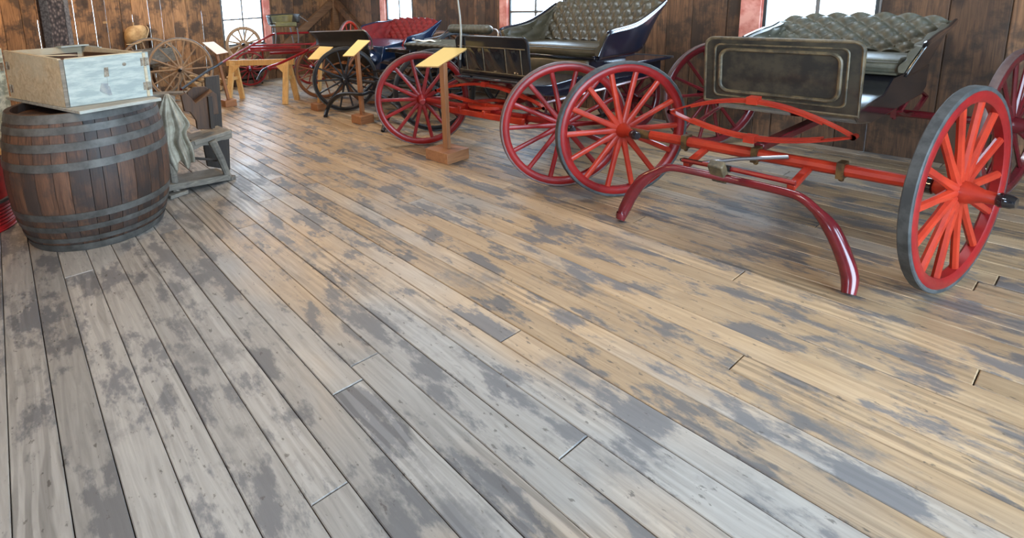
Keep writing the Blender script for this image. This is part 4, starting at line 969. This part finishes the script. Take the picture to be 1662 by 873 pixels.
def plank_and_crate():
    th = .02
    A, B, Cc = PZ(129, 180.5, ZB + th), PZ(262, 158.5, ZB + th), PZ(9, 157, ZB + th)
    D = V(B.x + (Cc.x - A.x) * .9, B.y + (Cc.y - A.y) * .9, ZB + th)
    D0 = V(*Cc) ; 
    m = MB().prism([V(*A), V(*B), D, V(*Cc)], (0, 0, -th))
    tag(build(m, 'board', 'paleboard', bevel=.003), 'thin grey weathered board lying on the barrel under the crate', 'board')
    zb = ZB + th + .002; H = 1.175 - zb; HL = H + .036
    a = V(*PZ(107, 175, zb)); r = V(*PZ(245, 156, zb)); l = V(*PZ(18, 159, zb))
    er = (r - a); el = (l - a)
    t = thing('crate', 'open white and mint painted wooden crate sitting on the barrel', 'crate', (a + (er + el) / 2))
    nr = er.normalized(); nl = el.normalized(); Z = V(0, 0, 1)
    T = .02
    inr = V(-nr.y, nr.x, 0); inl = V(nl.y, -nl.x, 0)
    if inr.dot(el) < 0: inr = -inr
    if inl.dot(er) < 0: inl = -inl
    c = a + er + el
    def side(p, q, inn, mat, h=H, h2=None, name='side_board'):
        return build(MB().prism([p, q, q + Z * (h2 or h), p + Z * h], inn * T), name, mat, t, bevel=.002)
    s1 = side(a + nr * .024, a + er - nr * .02, inr, 'mint'); s2 = side(a + nl * .0, a + el, inl, 'mintworn', H, HL)
    side(a + el + nr * .02, c, -inr, 'mintworn', HL, H + .03); side(a + er + nl * .0, c, -inl, 'mintworn', H - .004, H + .03)
    build(MB().prism([a + inr * T + nr * .03 + Z * .001, a + er + inr * T - nr * .03 + Z * .001, c - inr * T - nr * .03 + Z * .001, a + el - inr * T + nr * .03 + Z * .001], Z * .012), 'bottom_board', 'mintworn', t)
    for p, q, n_ in ((a, a + er, inr), (a, a + el, inl), (a + el, c, -inr), (a + er, c, -inl)):
        e = (q - p).normalized(); o_ = n_ * (T + .001)
        build(MB().prism([p + e * .045 + o_ + Z * .014, q - e * .045 + o_ + Z * .014, q - e * .045 + o_ + Z * (H - .012), p + e * .045 + o_ + Z * (H - .012)], n_ * .005), 'lining', 'brownwood', t)
    # corner post and edge trim
    build(MB().prism([a - inr * .002, a + nr * .022 - inr * .002, a + nr * .022 - inr * .002 + Z * H, a - inr * .002 + Z * H], inr * .022), 'corner_strip', 'greywood', t, bevel=.002)
    build(MB().prism([a + er - nr * .019 - inr * .001, a + er + nr * .014 - inr * .001, a + er + nr * .014 - inr * .001 + Z * H, a + er - nr * .019 - inr * .001 + Z * H], inr * .03), 'corner_strip', 'mint', t, bevel=.002)
    build(MB().prism([a + nr * .03 + Z * H, a + er - nr * .02 + Z * H, a + er - nr * .02 + Z * H + inr * T, a + nr * .03 + Z * H + inr * T], Z * .005), 'rim_strip', 'mintworn', t)
    build(MB().prism([a + el * .02 + Z * H, a + el + Z * HL, a + el + Z * HL + inl * T, a + el * .02 + Z * H + inl * T], Z * .005), 'rim_strip', 'mintworn', t)
    # hinges
    def hinge(p, d, n_, wv):
        m = MB().prism([p - d * wv, p + d * wv, p + d * wv + Z * .05, p - d * wv + Z * .05], n_ * -.004)
        m.tube([p - n_ * .006 - Z * .002, p - n_ * .006 + Z * .052], .006, 8); return m
    for z in (.045, .2):
        build(hinge(a + er - nr * .012 + Z * z, nr, inr, .024), 'hinge', 'rust', t); build(hinge(a + el - nl * .04 + Z * z, nl, inl, .03), 'hinge', 'rust', t)
    # hasp and its plate, plugged hole
    def onf(u, v): return a + er * u + Z * v - inr * .0015
    h = build(MB().prism([onf(.475, .155), onf(.53, .158), onf(.53, .215), onf(.485, .213)], inr * -.004), 'hasp', 'rust', t)
    m = MB().prism([onf(.505, .1), onf(.528, .098), onf(.53, .16), onf(.505, .16)], inr * -.003); build(m, 'hasp_arm', 'mint', t)
    build(MB().prism([onf(.40, .075), onf(.50, .04), onf(.535, .04), onf(.51, .115), onf(.43, .12)], inr * -.002), 'tin_plate', 'tin', t)
    build(MB().lathe([(0, 0), (.011, 0), (.011, .003), (0, .003)], 12, onf(.725, .222), R=Matrix((nr, Z, inr * -1)).transposed()), 'plug', 'rust', t)
    # mint board along the inside of the far right corner
    pr, pl = PZ(216, 75.5, zb + H + .003), PZ(180, 75, zb + H + .003)
    build(MB().prism([c + Z * (H - .01), c - el * .33 + Z * (H - .01), c - el * .33 + Z * (H + .025) , c + Z * (H + .034)], -nr * .016), 'rail', 'mint', t)
    build(MB().prism([c + Z * (H + .032), c - er * .36 + Z * (H + .032), c - er * .36 - nl * .09 + Z * (H + .032), c - nl * .09 + Z * (H + .032)], Z * .008), 'corner_panel', 'mint', t)
    # cream card lying on a ledge inside
    lz = zb + H - .012
    cs = [PZ(x, y, lz) for x, y in ((68, 88), (80, 92), (131, 90), (130, 85), (69, 84.5))]
    k0 = V(*PZ(70, 91.5, lz)); k1 = V(*PZ(128, 90, lz)); 
    dv = el.normalized() * .12
    card = build(MB().prism([k0, k1, k1 + dv, k0 + dv], Z * .004), 'card', 'paper')
    tag(card, 'cream card lying inside the open crate on the barrel', 'card')
    build(MB().prism([a + er * .06 + el * .15 + Z * (lz - zb - .014), a + er * .94 + el * .15 + Z * (lz - zb - .014), a + er * .94 + el * .42 + Z * (lz - zb - .014), a + er * .06 + el * .42 + Z * (lz - zb - .014)], Z * .012), 'inner_shelf', 'brownwood', t)
plank_and_crate()

# ================================================================== RED DRUM AND SPECKLED CABINET AT THE LEFT EDGE
def drum_and_cabinet():
    c = V(-.345, 4.50, 0); r = .29
    t = thing('drum', 'red ribbed metal drum behind the barrel at the left edge', 'drum', (c.x, c.y, 0))
    build(MB().lathe([(0, 0), (r, 0), (r + .006, .008), (r, .016)] + [(r - .004 + .004 * math.cos(i * PI), .03 + .012 * i) for i in range(13)] + [(r - .01, .2), (r - .012, .52), (0, .52)], 48, c), 'drum_shell', 'redcan', t)
    build(MB().lathe([(r - .012, .19), (r + .006, .195), (r + .006, .212), (r - .012, .217)], 48, c, closed=True), 'ring', 'hoop', t)
    z = .522
    p = PZ(11, 245, z)
    bx1 = p.x + .02
    tag(build(MB().box((bx1 - .35, 4.68, z + .0125), (.7, .74, .025)), 'board', 'pine', bevel=.003), 'tan board lid resting on the red drum', 'board')
    z2 = z + .026
    q = PY(16, 160, 4.72); top = PY(8, 81, 4.7).z
    ct = thing('cabinet', 'pale speckled cabinet box standing on the tan board behind the barrel', 'cabinet', (q.x - .3, 4.86, z2))
    x1 = q.x; hgt = top - z2
    build(MB().box((x1 - .3, 4.88, z2 + hgt / 2), (.6, .32, hgt)), 'carcass', 'speckled', ct, bevel=.004)
    build(MB().box((x1 - .3, 4.715, z2 + hgt / 2), (.54, .01, hgt - .08)), 'door', 'speckled', ct, bevel=.002)
    for zz in (.08, hgt - .12): build(MB().box((x1 - .015, 4.712, z2 + zz), (.02, .012, .06)), 'hinge', 'rust', ct)
drum_and_cabinet()

# ================================================================== OLD CHOPPING BENCH AND RAG
def bench():
    t = thing('feed_cutter', 'old wooden feed cutter bench with notched cradle and grey plank frame', 'bench', (1.2, 4.4, 0))
    Y0 = 4.22
    # feet
    f1, f2 = V(*PZ(287, 317, .0)), V(*PZ(360, 291, .0))
    R1 = Matrix.Rotation(.25, 3, 'Z')
    build(MB().box((f1.x, f1.y, .015), (.15, .1, .03), R1), 'foot', 'greywood', t, bevel=.004)
    g0, g1 = PZ(346, 290, .0), PZ(380, 291, .0)
    build(MB().beam(V(g0.x, g0.y, .014), V(g1.x, g1.y, .014), .07, .028), 'foot', 'greywood', t, bevel=.004)
    # legs
    build(MB().tube([V(f1.x, f1.y, .03), V(f1.x + .015, f1.y + .1, .25), V(f1.x + .02, f1.y + .25, .5)], [.03, .027, .025], 8), 'leg', 'greywood', t)
    e0, e1 = PZ(371, 288, .028), PY(344, 228, Y0 + .02)
    build(MB().tube([V(*e0), lerp(V(*e0), V(*e1), .5) + V(.005, 0, .005), V(*e1)], [.026, .03, .034], 8), 'leg', 'greywood', t)
    # lower shelf plank
    s0, s1 = PZ(258, 306, .09), PZ(362, 272, .09)
    build(MB().beam(V(s0.x, s0.y + .1, .085), V(s1.x, s1.y + .006, .034), .26, .05), 'shelf', 'greywood', t, bevel=.005)
    build(MB().tube([PY(315, 256.5, 4.35), PY(352, 260, 4.35)], .012, 6), 'stretcher', 'darkwood', t)
    # tray: slab with a raised wavy front edge
    a, b = PY(307, 234.5, Y0 + .02), PY(376, 213.5, Y0 + .05)
    build(MB().beam(V(*a) + V(.03, .12, .0), V(*b) + V(-.02, .12, .0), .26, .035), 'tray', 'greywood', t, bevel=.006)
    P = []
    for i in range(13): u = i / 12; p = lerp(V(*a), V(*b), u); P.append(p + V(0, 0, .012 + .008 * math.sin(u * 9)))
    Q = [lerp(V(*a), V(*b), i / 12) + V(0, 0, -.05 - .006 * math.sin(i * 1.3)) for i in range(12, -1, -1)]
    build(MB().prism(P + Q, (0, .03, 0)), 'tray_edge', 'greywood', t)
    # tall dark back board and its wider foot board
    k = 4.66
    build(MB().prism([PY(x, y, k) for x, y in ((333, 126), (356, 122), (361.5, 210), (338, 216))], (0, .035, 0)), 'back_board', 'darkwood', t, bevel=.004)
    build(MB().prism([PY(x, y, 4.5) for x, y in ((329, 228), (372, 217), (374, 276), (337, 270))], (0, .03, 0)), 'foot_board', 'darkwood', t, bevel=.004)
    # notched cradle
    o = [(294, 155), (301, 151), (318, 168), (345, 148), (352, 153), (355, 185), (344, 186), (346, 210), (321, 210), (319, 196), (309, 182), (300, 181)]
    build(MB().prism([PY(x, y, 4.36) for x, y in o], (0, .04, 0)), 'cradle_front', 'brownwood', t, bevel=.004)
    o2 = [(304, 150), (314, 141.5), (333, 140.5), (349, 151), (353, 182), (345, 186), (320, 186), (306, 168)]
    build(MB().prism([PY(x, y, 4.56) for x, y in o2], (0, .03, 0)), 'cradle_back', 'brownwood', t, bevel=.004)
    w0 = [PY(x, y, 4.40) for x, y in ((301, 151), (318, 168))]
    build(MB().prism([V(*w0[0]), V(*w0[1]), V(*w0[1]) + V(.03, .17, .0), V(*w0[0]) + V(.03, .17, .0)], (0, 0, -.015)), 'trough_board', 'brownwood', t)
    w1 = [PY(x, y, 4.40) for x, y in ((345, 148), (318, 168))]
    build(MB().prism([V(*w1[0]), V(*w1[1]), V(*w1[1]) + V(.03, .17, .0), V(*w1[0]) + V(.03, .17, .0)], (0, 0, -.015)), 'trough_board', 'brownwood', t)
    build(MB().beam(PY(340, 156, 4.34), PY(345, 208, 4.34), .035, .03, (0, 1, 0)), 'strap_board', 'darkwood', t, bevel=.003)
    # pale upright board the rag hangs on
    top = PY(270, 156, 4.2)
    build(MB().prism([PY(x, y, 4.38) for x, y in ((245, 153), (268, 152), (284, 156), (286, 172), (262, 178), (247, 178))], (0, .03, 0)), 'rag_peg', 'greywood', t, bevel=.003)
    build(MB().beam(PY(272, 170, 4.42), V(f1.x + .03, 4.42, .09), .05, .03, (0, 1, 0)), 'rag_post', 'greywood', t, bevel=.003)
bench()
def rag():
    Y = 4.27
    left = [(268, 152), (262, 168), (257, 190), (256, 215), (261, 245), (268, 262), (275, 272)]
    right = [(273, 152), (284, 166), (296, 184), (306, 200), (300, 215), (311, 240), (315, 262)]
    Lp = bez([PY(x, y, Y) for x, y in left], 5); Rp = bez([PY(x, y, Y) for x, y in right], 5); n = len(Lp) - 1
    def f(u, v):
        i = int(round(v * n)); p = lerp(Lp[i], Rp[i], u)
        amp = .05 * min(1, v * 1.6 + .05)
        fold = math.sin(u * 2 * PI * 2.6 + 1.2 * v) + .45 * math.sin(u * 2 * PI * 5.3 + 2 + 2.5 * v)
        hem = -.035 * (v ** 4) * math.sin(u * PI * 3 + .6) - .02 * v ** 3 * math.sin(u * 13)
        arch = -.06 * math.sin(PI * u) * min(1, v * 2)
        return p + V(0, arch + amp * fold * .6, hem)
    o = build(MB().grid(f, 48, n), 'rag', 'cloth', smooth=70, solid=.006)
    tag(o, 'grey beige rag draped over the bench post behind the barrel', 'cloth')
rag()
